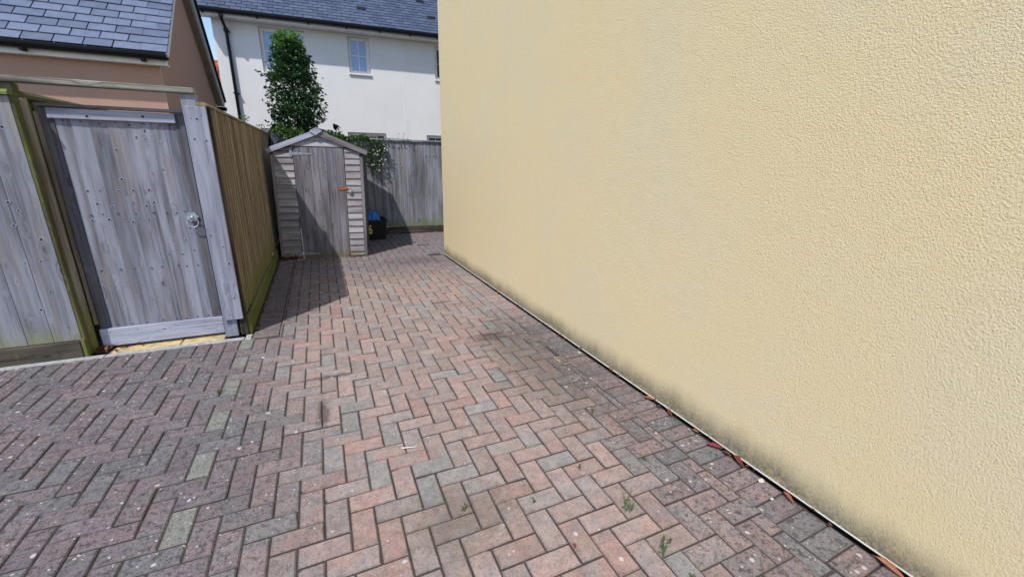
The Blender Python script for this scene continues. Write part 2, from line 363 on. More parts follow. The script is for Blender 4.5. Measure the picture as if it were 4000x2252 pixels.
def join_geo(parts):
    V, F = [], []
    for v, f in parts:
        o = len(V); V += list(v); F += [[i + o for i in k] for k in f]
    return V, F
def leaves_geo(pos, nrm, size, width=.55, fold=.18, droop=0.):
    """folded leaves: 5 vertices, 4 triangles each"""
    V, F = [], []
    for p, d, s in zip(pos, nrm, size):
        d = Vector(d).normalized(); p = Vector(p)
        side = d.cross(Vector((rng.normal(), rng.normal(), rng.normal() + .6))).normalized(); up = side.cross(d)
        w = s * width * .5; o = len(V)
        V += [p, p + d * s * .5 + side * w + up * fold * s, p + d * s - up * droop * s, p + d * s * .5 - side * w + up * fold * s, p + d * s * .52]
        F += [[o, o + 4, o + 1], [o + 1, o + 4, o + 2], [o, o + 3, o + 4], [o + 3, o + 2, o + 4]]
    return V, F

# ================================================================== THE SETTING
g = link('ground', mesh_of('ground', [(-400, -400, -.06), (400, -400, -.06), (400, 900, -.06), (-400, 900, -.06)], [[0, 1, 2, 3]], M_GROUND)); struct(g)

# wall line of the big cream house: W(y) = x of the wall at depth y
WA, WB = Vector((1.740, 6.54)), Vector((1.905, .49)); WD = (WB - WA).normalized()
def wall_x(y): return WA.x + (y - WA.y) * WD.x / WD.y
WN = Vector((-WD.y, WD.x));  WN = WN if WN.x > 0 else -WN          # pointing into the house

# ------------------------------------------------------------------ block paving
CELL = .1015; OX, OY = -.683 - CELL / 2, 1.833 - CELL
def clip(poly, n, d):
    """keep n.p <= d"""
    out = []
    for i, a in enumerate(poly):
        b = poly[(i + 1) % len(poly)]; da, db = n[0] * a[0] + n[1] * a[1] - d, n[0] * b[0] + n[1] * b[1] - d
        if da <= 0: out.append(a)
        if (da < 0 < db) or (db < 0 < da):
            t = da / (da - db); out.append((a[0] + t * (b[0] - a[0]), a[1] + t * (b[1] - a[1])))
    return out
def area(p): return abs(sum(p[i][0] * p[(i + 1) % len(p)][1] - p[(i + 1) % len(p)][0] * p[i][1] for i in range(len(p)))) / 2 if len(p) > 2 else 0
def ccw(p):
    s = sum(p[i][0] * p[(i + 1) % len(p)][1] - p[(i + 1) % len(p)][0] * p[i][1] for i in range(len(p)))
    return p if s > 0 else p[::-1]
def inset(poly, d):
    out = poly
    for i, a in enumerate(poly):
        b = poly[(i + 1) % len(poly)]; ex, ey = b[0] - a[0], b[1] - a[1]; L = math.hypot(ex, ey)
        if L < 1e-6: continue
        n = (ey / L, -ex / L); out = clip(out, n, n[0] * a[0] + n[1] * a[1] - d)
        if len(out) < 3: return []
    return out
YK, YS, XF = 3.90, 3.70, -.452
polys = []
wallc = (WN.x, WN.y); wd0 = WN.dot(WA)
i0, i1, j0, j1 = int((-6.3 - OX) / CELL), int((4.2 - OX) / CELL), int((-1.6 - OY) / CELL), int((8.75 - OY) / CELL)
for i in range(i0, i1):
    for j in range(j0, j1):
        k = (3 - i - j) % 4
        if k == 3: r = (i, j, 1, 2)
        elif k == 1: r = (i, j, 2, 1)          # left cell of a lying paver (its right cell has k = 0)
        else: continue
        x, y = OX + r[0] * CELL, OY + r[1] * CELL; X, Y = x + r[2] * CELL, y + r[3] * CELL
        cx, cy = (x + X) / 2, (y + Y) / 2
        p = [(x, y), (X, y), (X, Y), (x, Y)]
        if cx < -.634: p = clip(p, (0, 1), YS)
        elif cy > YK: p = clip(p, (-1, 0), -XF)
        if p and cy < 6.58: p = clip(p, wallc, wd0 - .215)
        if p and cy > 6.4 and cx > 1.3: p = clip(p, (1, 0), 4.1)
        if len(p) > 2 and area(p) > .0012:
            green = (i == 0 and k == 3 and cy < 3.6)
            polys.append((ccw(p), green))
for n in range(-54, 1):                                                     # soldier course along the kerb
    x = OX + n * CELL; polys.append(([(x, YS), (x + CELL, YS), (x + CELL, YK), (x, YK)], n == 0))
y = YK
while y < 8.7:                                                              # header course along the side fence
    polys.append(([(-.658, y), (XF, y), (XF, y + CELL), (-.658, y + CELL)], False)); y += CELL
t = 0.
while t < 8.1:                                                              # header course along the cream wall
    a = WA + WD * t; b = WA + WD * (t + CELL); o1, o2 = -.012, -.215
    polys.append((ccw([tuple(a + WN * o1), tuple(b + WN * o1), tuple(b + WN * o2), tuple(a + WN * o2)]), False)); t += CELL
CENTRE = [(.36, .272, .24), (.35, .275, .245), (.335, .27, .24), (.315, .268, .245), (.295, .28, .262), (.37, .255, .22), (.35, .265, .235), (.34, .268, .24), (.36, .265, .232), (.33, .265, .235)]
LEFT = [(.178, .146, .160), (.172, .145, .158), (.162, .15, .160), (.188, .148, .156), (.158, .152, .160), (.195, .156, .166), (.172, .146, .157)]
WALLP = [(.235, .185, .178), (.215, .178, .174), (.185, .175, .173), (.245, .185, .175), (.2, .17, .168)]
def sstep(a, b, x): t = min(1, max(0, (x - a) / (b - a))); return t * t * (3 - 2 * t)
def paver_tint(cx, cy, green):
    if green: return (.215, .218, .195, .55)
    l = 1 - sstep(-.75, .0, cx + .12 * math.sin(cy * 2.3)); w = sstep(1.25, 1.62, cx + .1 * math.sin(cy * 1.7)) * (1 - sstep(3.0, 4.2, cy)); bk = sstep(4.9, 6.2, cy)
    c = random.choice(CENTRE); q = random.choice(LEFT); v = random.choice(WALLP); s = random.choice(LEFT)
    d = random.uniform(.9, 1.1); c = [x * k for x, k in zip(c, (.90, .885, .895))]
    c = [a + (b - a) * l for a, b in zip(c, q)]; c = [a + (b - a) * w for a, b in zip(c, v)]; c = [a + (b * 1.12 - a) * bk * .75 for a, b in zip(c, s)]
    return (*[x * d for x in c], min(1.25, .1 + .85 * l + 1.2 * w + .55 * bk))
def paver_geo(poly, tilt=True):
    cx, cy = sum(a[0] for a in poly) / len(poly), sum(a[1] for a in poly) / len(poly); w = random.gauss(0, .006); cw, sw = math.cos(w), math.sin(w)
    poly = [(cx + (a[0] - cx) * cw - (a[1] - cy) * sw, cy + (a[0] - cx) * sw + (a[1] - cy) * cw) for a in poly]
    p = inset(poly, .0025 + random.uniform(0, .0016))
    if len(p) > 2 and random.random() < .3:                              # a knocked corner
        c0 = random.choice(p); L = math.hypot(c0[0] - cx, c0[1] - cy); n_ = ((c0[0] - cx) / L + random.uniform(-.4, .4), (c0[1] - cy) / L + random.uniform(-.4, .4)); q = math.hypot(*n_); n_ = (n_[0] / q, n_[1] / q)
        p = clip(p, n_, n_[0] * c0[0] + n_[1] * c0[1] - random.uniform(.002, .009))
    if len(p) < 3: return None
    q = inset(p, .0055)
    if len(q) != len(p): q = inset(p, .003)
    if len(q) != len(p): return None
    cx, cy = sum(a[0] for a in p) / len(p), sum(a[1] for a in p) / len(p)
    tx, ty, h = random.gauss(0, .008), random.gauss(0, .008), random.gauss(0, .0018)
    zf = lambda a, z: z + h + (a[0] - cx) * tx + (a[1] - cy) * ty
    n = len(p); V = [(*a, -.04) for a in p] + [(*a, zf(a, -.0055)) for a in p] + [(*a, zf(a, 0)) for a in q]
    F = [[2 * n + k for k in range(n)]]
    for k in range(n):
        m = (k + 1) % n; F += [[k, m, n + m, n + k], [n + k, n + m, 2 * n + m, 2 * n + k]]
    return V, F, (cx, cy)
pave = link('paving', mesh_of('paving', [(-6.4, -1.7, -.008), (wall_x(-1.7), -1.7, -.008), (WA.x - .002, 6.54, -.008), (4.3, 6.55, -.008), (4.3, 8.8, -.008), (-.70, 8.8, -.008), (-.70, 3.9, -.008), (-6.4, 3.9, -.008)], [[0, 1, 2, 6, 7], [2, 3, 4, 5, 6]], M_JOINT)); struct(pave)
def screen_area(poly):
    px = [to_px((*a, 0)) for a in poly]
    if any(a is None for a in px): return 0
    c = (sum(a[0] for a in px) / len(px), sum(a[1] for a in px) / len(px))
    if not (0 < c[0] < 4000 and 0 < c[1] < 2252): return 0
    return area(px)
polys.sort(key=lambda t: -screen_area(t[0]))
def set_tint(me, cols):
    at = me.color_attributes.new('tint', 'FLOAT_COLOR', 'CORNER'); at.data.foreach_set('color', np.array(cols, dtype=np.float32).ravel())
rest_V, rest_F, rest_c = [], [], []; made = 0
for poly, green in polys:
    gg = paver_geo(poly)
    if not gg: continue
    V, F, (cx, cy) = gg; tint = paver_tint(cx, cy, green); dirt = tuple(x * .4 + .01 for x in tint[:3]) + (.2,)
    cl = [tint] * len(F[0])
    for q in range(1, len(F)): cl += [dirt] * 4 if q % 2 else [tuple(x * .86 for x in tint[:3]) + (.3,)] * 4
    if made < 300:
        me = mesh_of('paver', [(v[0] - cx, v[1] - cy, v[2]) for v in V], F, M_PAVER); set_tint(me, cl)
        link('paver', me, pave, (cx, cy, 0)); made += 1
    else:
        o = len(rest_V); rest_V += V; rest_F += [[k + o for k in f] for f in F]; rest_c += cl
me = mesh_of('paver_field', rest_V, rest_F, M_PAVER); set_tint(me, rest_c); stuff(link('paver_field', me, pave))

# kerb strip and the sandstone path behind the gate
kerb = link('kerb', None, None, (-.7, 3.92, 0)); struct(kerb)
xs = [-6.3, -5.3, -4.4, -3.5, -2.55, -1.63, -.712]
for a, b in zip(xs, xs[1:]): box('edging_stone', kerb, (a + .002, b - .002, 3.903, 3.952, -.05, .006), M_KERB, .004)
box('sett', kerb, (-.708, -.662, 3.89, 4.0, -.05, .004), M_KERB, .004)
path = link('garden_path', mesh_of('garden_path', [(-1.95, 3.953, -.02), (-.75, 3.953, -.02), (-.75, 6.9, -.02), (-1.95, 6.9, -.02)], [[0, 1, 2, 3]], M_SOIL)); struct(path)
for k in range(5):
    y0 = 3.955 + k * .46; o = -.12 if k % 2 else 0
    box('slab', path, (-1.628, -1.179 + o, y0, y0 + .45, -.05, -.001), M_STONE, .006); box('slab', path, (-1.171 + o, -.868, y0, y0 + .45, -.05, -.001), M_STONE, .006)

# ================================================================== CREAM HOUSE (right)
ch = thing('cream_house', 'tall blank house wall of cream yellow roughcast render filling the right side', 'house', (WA.x, WA.y, 0))
def wall_pt(t, off, z): p = WA + WD * t + WN * off; return Vector((p.x, p.y, z))
L0 = 9.
o = Vector((WA.x, WA.y, 0))
c4 = [wall_pt(0, 0, 0), wall_pt(L0, 0, 0), wall_pt(L0, 8, 0), wall_pt(0, 8, 0)]
V = [Vector((p.x, p.y, z)) - o for z in (.022, 6.4) for p in c4]
link('wall', fix(mesh_of('wall', V, [[0, 1, 5, 4], [1, 2, 6, 5], [2, 3, 7, 6], [3, 0, 4, 7], [4, 5, 6, 7], [3, 2, 1, 0]], M_RENDER)), ch, o)
c4 = [wall_pt(.03, .022, 0), wall_pt(L0 - .03, .022, 0), wall_pt(L0 - .03, 7.9, 0), wall_pt(.03, 7.9, 0)]
V = [Vector((p.x, p.y, z)) - o for z in (-.05, .03) for p in c4]
link('plinth', fix(mesh_of('plinth', V, [[0, 1, 5, 4], [1, 2, 6, 5], [2, 3, 7, 6], [3, 0, 4, 7]], M_SOIL)), ch, o)
c4 = [wall_pt(-.004, -.004, 0), wall_pt(L0, -.004, 0), wall_pt(L0, .03, 0), wall_pt(-.004, .03, 0)]
V = [Vector((p.x, p.y, z)) - o for z in (.0165, .0215) for p in c4]
link('stop_bead', fix(mesh_of('stop_bead', V, [[0, 1, 5, 4], [1, 2, 6, 5], [2, 3, 7, 6], [3, 0, 4, 7], [4, 5, 6, 7], [3, 2, 1, 0]], M_BEAD)), ch, o)
rV = [wall_pt(-.3, -.3, 6.35), wall_pt(L0 + .3, -.3, 6.35), wall_pt(L0 + .3, 8.3, 6.35), wall_pt(-.3, 8.3, 6.35), wall_pt(-.3, 4, 9.6), wall_pt(L0 + .3, 4, 9.6)]
link('roof', fix(mesh_of('roof', [v - o for v in rV], [[0, 1, 5, 4], [2, 3, 4, 5], [0, 4, 3], [1, 2, 5], [3, 2, 1, 0]], M_SLATE2)), ch, o)

# ================================================================== slates
def slate_roof(roof, orig, u, up, width, gauge, nrows, u0, u1, mat, nmax, skip=()):
    """rows of overlapping slates on a slope: orig on the eave, u along it, up the slope"""
    nrm = u.cross(up).normalized()
    if nrm.z < 0: nrm = -nrm
    V0, F0 = cbox(width - .010, gauge * 1.75, .011, .002)
    tiltup = (up * gauge * 1.75 + nrm * -.024).normalized(); tn = u.cross(tiltup); tn = tn if tn.z > 0 else -tn
    rot = Matrix((u, tiltup, tn)).transposed()
    base = fix(mesh_of('slate', [rot @ Vector(v) for v in V0], F0, mat)); geo = [v.co.copy() for v in base.vertices]; bf = [list(p.vertices) for p in base.polygons]
    rest = []; cnt = 0; half = fix(mesh_of('half_slate', [rot @ Vector((v[0] * .5, v[1], v[2])) for v in V0], F0, mat)); hgeo = [v.co.copy() for v in half.vertices]
    for r in range(nrows):
        a = u0 - (width / 2 if r % 2 else 0); items = []
        while a < u1 - .02:
            lo, hi = max(a, u0), min(a + width, u1)
            if hi - lo > width * .3: items.append(((lo + hi) / 2, hi - lo < width * .75))
            a += width
        for c, hf in items:
            if (r, round(c, 1)) in skip: continue
            p = orig + u * c + up * (r * gauge + gauge * .875) + nrm * (.012 + random.uniform(-.001, .002))
            if cnt < nmax: link('slate', half if hf else base, roof, p); cnt += 1
            else:
                gs = hgeo if hf else geo; rest.append(([q + p for q in gs], bf))
    if rest:
        V, F = join_geo(rest); c = WO[roof.name]; stuff(link('slate_field', mesh_of('slate_field', [v - c for v in V], F, mat), roof, c))

# ================================================================== WHITE HOUSE (behind)
TH = R(-3.83)
wh = thing('white_house', 'white rendered house with blue grey slate roof behind the garden fence', 'house', (.7, 14, 0), TH, local=True)
WINS = [dict(u=(-1.76, -.66), z=(3.60, 4.69), lights=[(-1.665, -1.255), (-1.105, -.735)], gz=(3.70, 4.59), bar=True, pane=M_BLUEGLASS, up=True),
        dict(u=(.415, .99), z=(3.745, 4.69), lights=[(.495, .888)], gz=(3.842, 4.598), bar=True, pane=M_BLUEGLASS, up=True),
        dict(u=(2.85, 3.43), z=(3.76, 4.67), lights=[(2.93, 3.35)], gz=(3.85, 4.58), bar=True, pane=M_DARKGLASS, up=True),
        dict(u=(-2.015, -.36), z=(1.1, 2.19), lights=[(-1.93, -1.25), (-1.13, -.45)], gz=(1.2, 2.10), bar=False, pane=M_DARKGLASS, up=False),
        dict(u=(.218, 1.313), z=(1.1, 2.175), lights=[(.30, .70), (.82, 1.24)], gz=(1.2, 2.10), bar=True, pane=M_DARKGLASS, up=False),
        dict(u=(2.524, 3.62), z=(1.1, 2.17), lights=[(2.61, 3.01), (3.13, 3.53)], gz=(1.2, 2.09), bar=True, pane=M_DARKGLASS, up=False)]
U0, U1, ZT, DEEP = -2.785, 7.0, 4.86, 7.2
us = sorted({U0, U1, *[x for w in WINS for x in w['u']]}); zs = sorted({-.05, ZT, *[x for w in WINS for x in w['z']]})
V, F = [], []
def quad(*pts): o = len(V); V.extend(pts); F.append([o, o + 1, o + 2, o + 3])
for a, b in zip(us, us[1:]):
    for c, d in zip(zs, zs[1:]):
        mu, mz = (a + b) / 2, (c + d) / 2
        if any(w['u'][0] < mu < w['u'][1] and w['z'][0] < mz < w['z'][1] for w in WINS): continue
        quad((a, 0, c), (b, 0, c), (b, 0, d), (a, 0, d))
for w in WINS:
    (a, b), (c, d) = w['u'], w['z']; e = .13
    quad((a, 0, c), (a, 0, d), (a, e, d), (a, e, c)); quad((b, 0, d), (b, 0, c), (b, e, c), (b, e, d)); quad((a, 0, d), (b, 0, d), (b, e, d), (a, e, d)); quad((b, 0, c), (a, 0, c), (a, e, c), (b, e, c))
quad((U0, DEEP, -.05), (U0, 0, -.05), (U0, 0, ZT), (U0, DEEP, ZT)); quad((U1, 0, -.05), (U1, DEEP, -.05), (U1, DEEP, ZT), (U1, 0, ZT)); quad((U1, DEEP, -.05), (U0, DEEP, -.05), (U0, DEEP, ZT), (U1, DEEP, ZT))
for uu in (U0, U1): V += [(uu, 0, ZT), (uu, DEEP, ZT), (uu, DEEP / 2, ZT + 2.95)]; F.append([len(V) - 3, len(V) - 2, len(V) - 1])
link('wall', mesh_of('wall', V, F, M_WHITEWALL), wh)
for w in WINS:
    (a, b), (c, d) = w['u'], w['z']; gl0, gl1 = w['gz']; fm = M_CREAMUP if w['up'] else M_WHITE; y0, y1 = .075, .125
    wo = box('window', wh, (a + .002, b - .002, .118, .128, c + .002, d - .002), M_DARKGLASS, .001)
    li = w['lights']; edges = [a + .003] + [x for l in li for x in l] + [b - .003]
    for k in range(0, len(edges), 2): box('frame', wo, (edges[k], edges[k + 1], y0, y1 - .002, c + .004, d - .004), fm, .008)
    for l in li:
        box('frame', wo, (l[0] + .001, l[1] - .001, y0 + .003, y1 - .002, c + .004, gl0), fm, .008); box('frame', wo, (l[0] + .001, l[1] - .001, y0 + .003, y1 - .002, gl1, d - .004), fm, .008)
        box('pane', wo, (l[0] + .001, l[1] - .001, .092, .10, gl0 + .001, gl1 - .001), w['pane'], .001)
        if w['bar']:
            zm = (gl0 + gl1) / 2; um = (l[0] + l[1]) / 2
            box('glazing_bar', wo, (l[0] + .002, l[1] - .002, .086, .0915, zm - .009, zm + .009), M_WHITE, .002)
            if w['u'][1] - w['u'][0] < .7 or not w['up']: box('glazing_bar', wo, (um - .009, um + .009, .0855, .0910, gl0 + .002, gl1 - .002), M_WHITE, .002)
    box('sill', wo, (a - .02, b + .02, -.045, .06, c - .035, c + .012), fm, .006)
box('movement_joint', wh, (1.902, 1.918, -.006, .002, 0, 4.80), M_LEAD, .002)
# eaves, gutter, downpipe
box('soffit', wh, (-2.98, 7.1, -.30, -.001, 4.752, 4.77), M_CREAMUP, .003)
box('fascia', wh, (-2.985, 7.1, -.325, -.302, 4.74, 4.90), M_CREAMUP, .003)
def gutter(parent, y, z, r, x0, x1, mat):
    prof = [(y + r * math.cos(a), z + r * math.sin(a)) for a in [math.pi + k * math.pi / 8 for k in range(9)]] + [(y + r, z + .012), (y + r - .006, z + .012)] + [(y + (r - .006) * math.cos(a), z + (r - .006) * math.sin(a)) for a in [2 * math.pi - k * math.pi / 8 for k in range(9)]] + [(y - r + .006, z + .012), (y - r, z + .012)]
    return prism('gutter', parent, prof, 'X', x0, x1, mat)
gt = gutter(wh, -.395, 4.868, .07, -3.0, 7.1, M_BLACK)
for x in (-2.86, -1.70, -.52, .42, 1.28, 2.1, 2.9): box('bracket', gt, (x - .02, x + .02, -.40, -.326, 4.775, 4.83), M_BLACK, .004)
dp = tube('downpipe', wh, [(-2.49, -.39, 4.81), (-2.49, -.38, 4.74), (-2.482, -.12, 4.58), (-2.475, -.07, 4.52), (-2.472, -.062, 4.4), (-2.472, -.062, 0)], .038, M_BLACK, 10)
for z in (4.74, 4.52): box('socket', dp, (-2.525, -2.43, -.43 if z > 4.6 else -.11, -.335 if z > 4.6 else -.015, z - .045, z + .045), M_BLACK, .02)
for z in (4.48, 3.03, 1.5): box('clip', dp, (-2.525, -2.405, -.112, -.0015, z - .018, z + .018), M_BLACK, .005)
PIT = R(40); UPW = Vector((0, math.cos(PIT), math.sin(PIT))); eo = Vector((0, -.41, 4.885)); sl = (DEEP / 2 + .41) / math.cos(PIT)
rf_n = Vector((0, -math.sin(PIT), math.cos(PIT)))
V = [eo + Vector((-2.955, 0, 0)), eo + Vector((7.15, 0, 0)), eo + Vector((7.15, 0, 0)) + UPW * sl, eo + Vector((-2.955, 0, 0)) + UPW * sl]
bk = Vector((0, math.cos(PIT), -math.sin(PIT))); V += [V[3] + bk * sl, V[2] + bk * sl]; V2 = [v - rf_n * .06 for v in V[:4]] + [V[4] - Vector((0, 0, .08)), V[5] - Vector((0, 0, .08))]
roof = link('roof', fix(mesh_of('roof', V + V2, [[0, 1, 2, 3], [3, 2, 5, 4], [6, 9, 8, 7], [9, 10, 11, 8], [0, 6, 7, 1], [0, 3, 9, 6], [3, 4, 10, 9], [1, 7, 8, 2], [2, 8, 11, 5], [4, 5, 11, 10]], M_SLATE2)), wh)
slate_roof(roof, eo, Vector((1, 0, 0)), UPW, .235, .155, 33, -2.965, 7.1, M_SLATE2, 300)
for uu, rr in ((.86, 5), (2.83, 5), (2.62, 11)):                           # tile vents
    p = eo + Vector((uu, 0, 0)) + UPW * (rr * .155 + .1) + rf_n * .03
    V0, F0 = cbox(.24, .13, .035, .01); rot = Matrix((Vector((1, 0, 0)), UPW, rf_n)).transposed()
    link('roof_vent', fix(mesh_of('roof_vent', [rot @ Vector(v) for v in V0], F0, M_BLACK)), roof, p)
ridge = eo + UPW * sl
for k in range(23): tube('ridge_tile', roof, [ridge + Vector((-2.96 + k * .44, 0, .0)), ridge + Vector((-2.96 + k * .44 + .43, 0, .0))], .09, M_SLATE2, 10)

# ================================================================== TERRACOTTA GARAGE (left)
bh = thing('terracotta_garage', 'terracotta rendered garage with large pale slates behind the gate', 'building', (-1.665, 7.1, 0))
NY, FY, AY, EZ = 7.1, 10.38, 8.74, 2.56; AZ = EZ + (AY - NY) * .96
prof = [(NY, -.05), (FY, -.05), (FY, EZ - .05), (AY, AZ), (NY, EZ)]
prism('wall', bh, prof, 'X', -6.2, -1.665, M_BROWNWALL)
box('corner_bead', bh, (-1.668, -1.662, 7.097, 7.103, 0, 2.55), plain('buff_bead', (.6, .5, .36), .6), .001)
box('fascia', bh, (-6.2, -1.556, 6.985, 7.01, 2.512, 2.63), M_WHITE, .003)
box('soffit', bh, (-6.2, -1.56, 7.012, 7.098, 2.514, 2.53), M_WHITE, .002)
gt = gutter(bh, 6.925, 2.622, .058, -6.2, -1.53, M_BLACK)
for x in (-2.83, -1.775, -3.9): box('bracket', gt, (x - .022, x + .022, 6.90, 6.984, 2.535, 2.59), M_BLACK, .006)
P2 = math.atan(.95); up2 = Vector((0, math.cos(P2), math.sin(P2))); e2 = Vector((-1.53, 6.93, 2.635)); n2 = Vector((0, -math.sin(P2), math.cos(P2)))
sl2 = (AY - 6.93) / math.cos(P2); top = e2 + up2 * sl2; P3 = R(46.5); dn3 = Vector((0, math.cos(P3), -math.sin(P3))); far = top + dn3 * ((10.52 - AY) / math.cos(P3))
xa, xb = Vector((-4.7, 0, 0)), Vector((0, 0, 0))
V = [e2, top, far]; V = [v + Vector((x, 0, 0)) for x in (-4.7, -.01) for v in V]; V = V + [v - Vector((0, 0, .05)) for v in V]
roof = link('roof', fix(mesh_of('roof', [v - Vector((-1.53, 6.93, 2.6)) for v in V], [[0, 1, 4, 3], [1, 2, 5, 4], [6, 9, 10, 7], [7, 10, 11, 8], [0, 3, 9, 6], [2, 8, 11, 5], [0, 6, 7, 1], [1, 7, 8, 2], [3, 4, 10, 9], [4, 5, 11, 10]], M_SLATE)), bh, (-1.53, 6.93, 2.6))
slate_roof(roof, e2 + Vector((-4.7, 0, 0)), Vector((1, 0, 0)), up2, .262, .146, 17, .0, 4.7, M_SLATE, 299)
def sloped(name, parent, p, q, w, h, mat, nvec):
    """bar from p to q, w along x, h along nvec"""
    V = []
    for e in (p, q):
        for a, b in ((0, 0), (w, 0), (w, h), (0, h)): V.append(e + Vector((a, 0, 0)) + nvec * b)
    c = (p + q) / 2; return link(name, fix(mesh_of(name, [v - c for v in V], [[0, 1, 2, 3], [7, 6, 5, 4], [0, 4, 5, 1], [1, 5, 6, 2], [2, 6, 7, 3], [3, 7, 4, 0]], mat)), parent, c)
n3 = Vector((0, math.sin(P3), math.cos(P3)))
sloped('verge_trim', roof, top + Vector((-.06, 0, 0)), far + Vector((-.06, 0, 0)) + dn3 * .03, .075, .05, M_BLACK, n3)
sloped('bargeboard', roof, top + Vector((-.045, 0, -.12)) - n3 * .075, far + Vector((-.045, 0, 0)) - n3 * .152, .03, .15, M_GREYLIGHT, n3)
sloped('verge_soffit', roof, top + Vector((-.134, 0, -.14)) - n3 * .08, far + Vector((-.134, 0, 0)) - n3 * .15, .086, .02, M_GREYUP, n3)
sloped('verge_trim', roof, e2 + Vector((-.012, 0, 0)) - n2 * .045, top + Vector((-.012, 0, 0)) - n2 * .045, .02, .05, M_WHITE, n2)
gutter(bh, 10.575, 2.36, .055, -6.2, -1.53, M_BLACK)

# ================================================================== ORANGE ROOFED HOUSE (far sliver)
oh = thing('orange_roofed_house', 'far house with orange clay tiles glimpsed beside the black verge', 'house', (-5.2, 26, 0))
box('wall', oh, (-8.4, -3.9, 26.3, 32, -.05, 4.0), M_WHITEWALL, .01)
upo = Vector((0, math.cos(R(42)), math.sin(R(42)))); eo3 = Vector((0, 25.95, 3.95)); lo = 2.9
V = [eo3 + Vector((-8.6, 0, 0)), eo3 + Vector((-3.65, 0, 0)), eo3 + Vector((-3.65, 0, 0)) + upo * lo, eo3 + Vector((-8.6, 0, 0)) + upo * lo]; V += [V[3] + Vector((0, 2.2, -1.95)), V[2] + Vector((0, 2.2, -1.95))]
c = WO[oh.name]; rf = link('roof', fix(mesh_of('roof', [v - c for v in V], [[0, 1, 2, 3], [3, 2, 5, 4]], M_ORANGE)), oh, c)
geo = []
for r in range(12):
    for k in range(24):
        p = eo3 + Vector((-8.55 + k * .205, 0, .0)) + upo * (r * .24); geo.append(tube_geo([p + Vector((.1, -.02, .03)), p + Vector((.1, 0, .0)) + upo * .26], .085, 7))
V, F = join_geo(geo); stuff(link('roof_tile_field', mesh_of('roof_tile_field', [v - c for v in V], F, M_ORANGE), rf, c))
tube('ridge', rf, [eo3 + Vector((-8.6, 0, .03)) + upo * lo, eo3 + Vector((-3.64, 0, .03)) + upo * lo], .13, M_ORANGE, 8)

# ================================================================== FENCES
def feather(parent, name, a, b, face, z0, z1, mat, axis, thick=.014, thin=.005, sign=1, lap=.012, edge=None):
    """feather edged board: thick edge at a, thin edge at b; axis = direction boards follow ('x' or 'y')"""
    back = face - sign * thick if axis == 'y' else face + thick
    if axis == 'y': prof = [(back, a), (face, a), (back + sign * (thin + .001), b + lap), (back + sign * .001, b + lap)]
    else: prof = [(a, back), (a, face), (b + (lap if b > a else -lap), back - (thin + .001)), (b + (lap if b > a else -lap), back - .001)]
    o = prism(name, parent, prof, 'Z', z0, z1, mat)
    if edge: o.data.materials.append(edge); o.data.polygons[0].material_index = 1
    return o
# -- left front fence
ff = thing('front_fence', 'weathered silver board fence panel left of the gate on a knotty gravel board', 'fence', (-2.4, 3.97, 0))
x = -1.753
ws = [.155, .14, .15, .125, .13, .14, .125, .135, .13, .12, .13, .13]
for w_ in ws: feather(ff, 'board', x, x - w_ + .003, 3.966, .142, 1.826 + random.uniform(-.004, .003), W_PANEL, 'x', .016, .012); x -= w_
box('gravel_board', ff, (x, -1.757, 3.948, 3.985, 0, .136), W_GRAVEL, .006)
box('rail', ff, (x, -1.81, 3.984, 4.02, .35, .43), W_MOSSY); box('rail', ff, (x, -1.81, 3.984, 4.02, 1.4, 1.48), W_MOSSY)
cap = prism('capping', ff, [(3.945, 1.829), (4.02, 1.829), (4.02, 1.846), (4.0, 1.862), (3.965, 1.862), (3.945, 1.846)], 'X', x, -1.745, W_MOSSY)
box('post', ff, (-1.80, -1.728, 3.969, 4.017, 0, 1.826), W_GREEN, .006)
box('cleat', ff, (-1.754, -1.7295, 3.947, 3.9675, 0, .15), W_GREEN, .004)
# -- dividing fence running back behind the gate
df = thing('dividing_fence', 'mossy green fence running back beside the path behind the gate', 'fence', (-1.78, 4.15, 0))
y = 4.13
while y < 6.9: feather(df, 'board', y, y + .112, -1.762, .02, 1.82, W_GREEN, 'y'); y += .112
prism('capping', df, [(-1.80, 1.824), (-1.735, 1.824), (-1.735, 1.85), (-1.75, 1.868), (-1.785, 1.868), (-1.80, 1.85)], 'Y', 4.022, 6.95, W_GREEN)
# -- gate frame: posts, board and beam
gf = thing('gate_frame', 'timber gate frame with mossy top beam and pale wide board on the right post', 'gate frame', (-1.28, 4.03, 0))
box('beam', gf, (-3.0, -.764, 3.987, 4.075, 1.911, 1.949), W_BEAM, .005)
box('post', gf, (-1.835, -1.7465, 4.02, 4.105, 0, 1.91), W_MOSSY, .006)
box('post', gf, (-.858, -.764, 4.008, 4.09, 0, 1.91), W_PALE, .004)
prism('round_post', gf, [(-1.742 + .040 * math.cos(a) * (1 if math.cos(a) > 0 else .1), 4.047 + .029 * math.sin(a)) for a in [k * math.pi / 8 for k in range(16)]], 'Z', 0, 1.82, W_POST)
box('stop_strip', gf, (-1.7035, -1.682, 4.072, 4.094, .21, 1.745), W_POST, .004)
box('wide_board', gf, (-.841, -.709, 3.984, 4.006, .158, 1.826), W_PALE, .003)
for x_, z_ in ((-.81, 1.74), (-.745, 1.76), (-.80, .2), (-.73, .19)): tube('nail', gf, [(x_, 3.9835, z_), (x_, 3.99, z_)], .004, M_NAIL, 6)
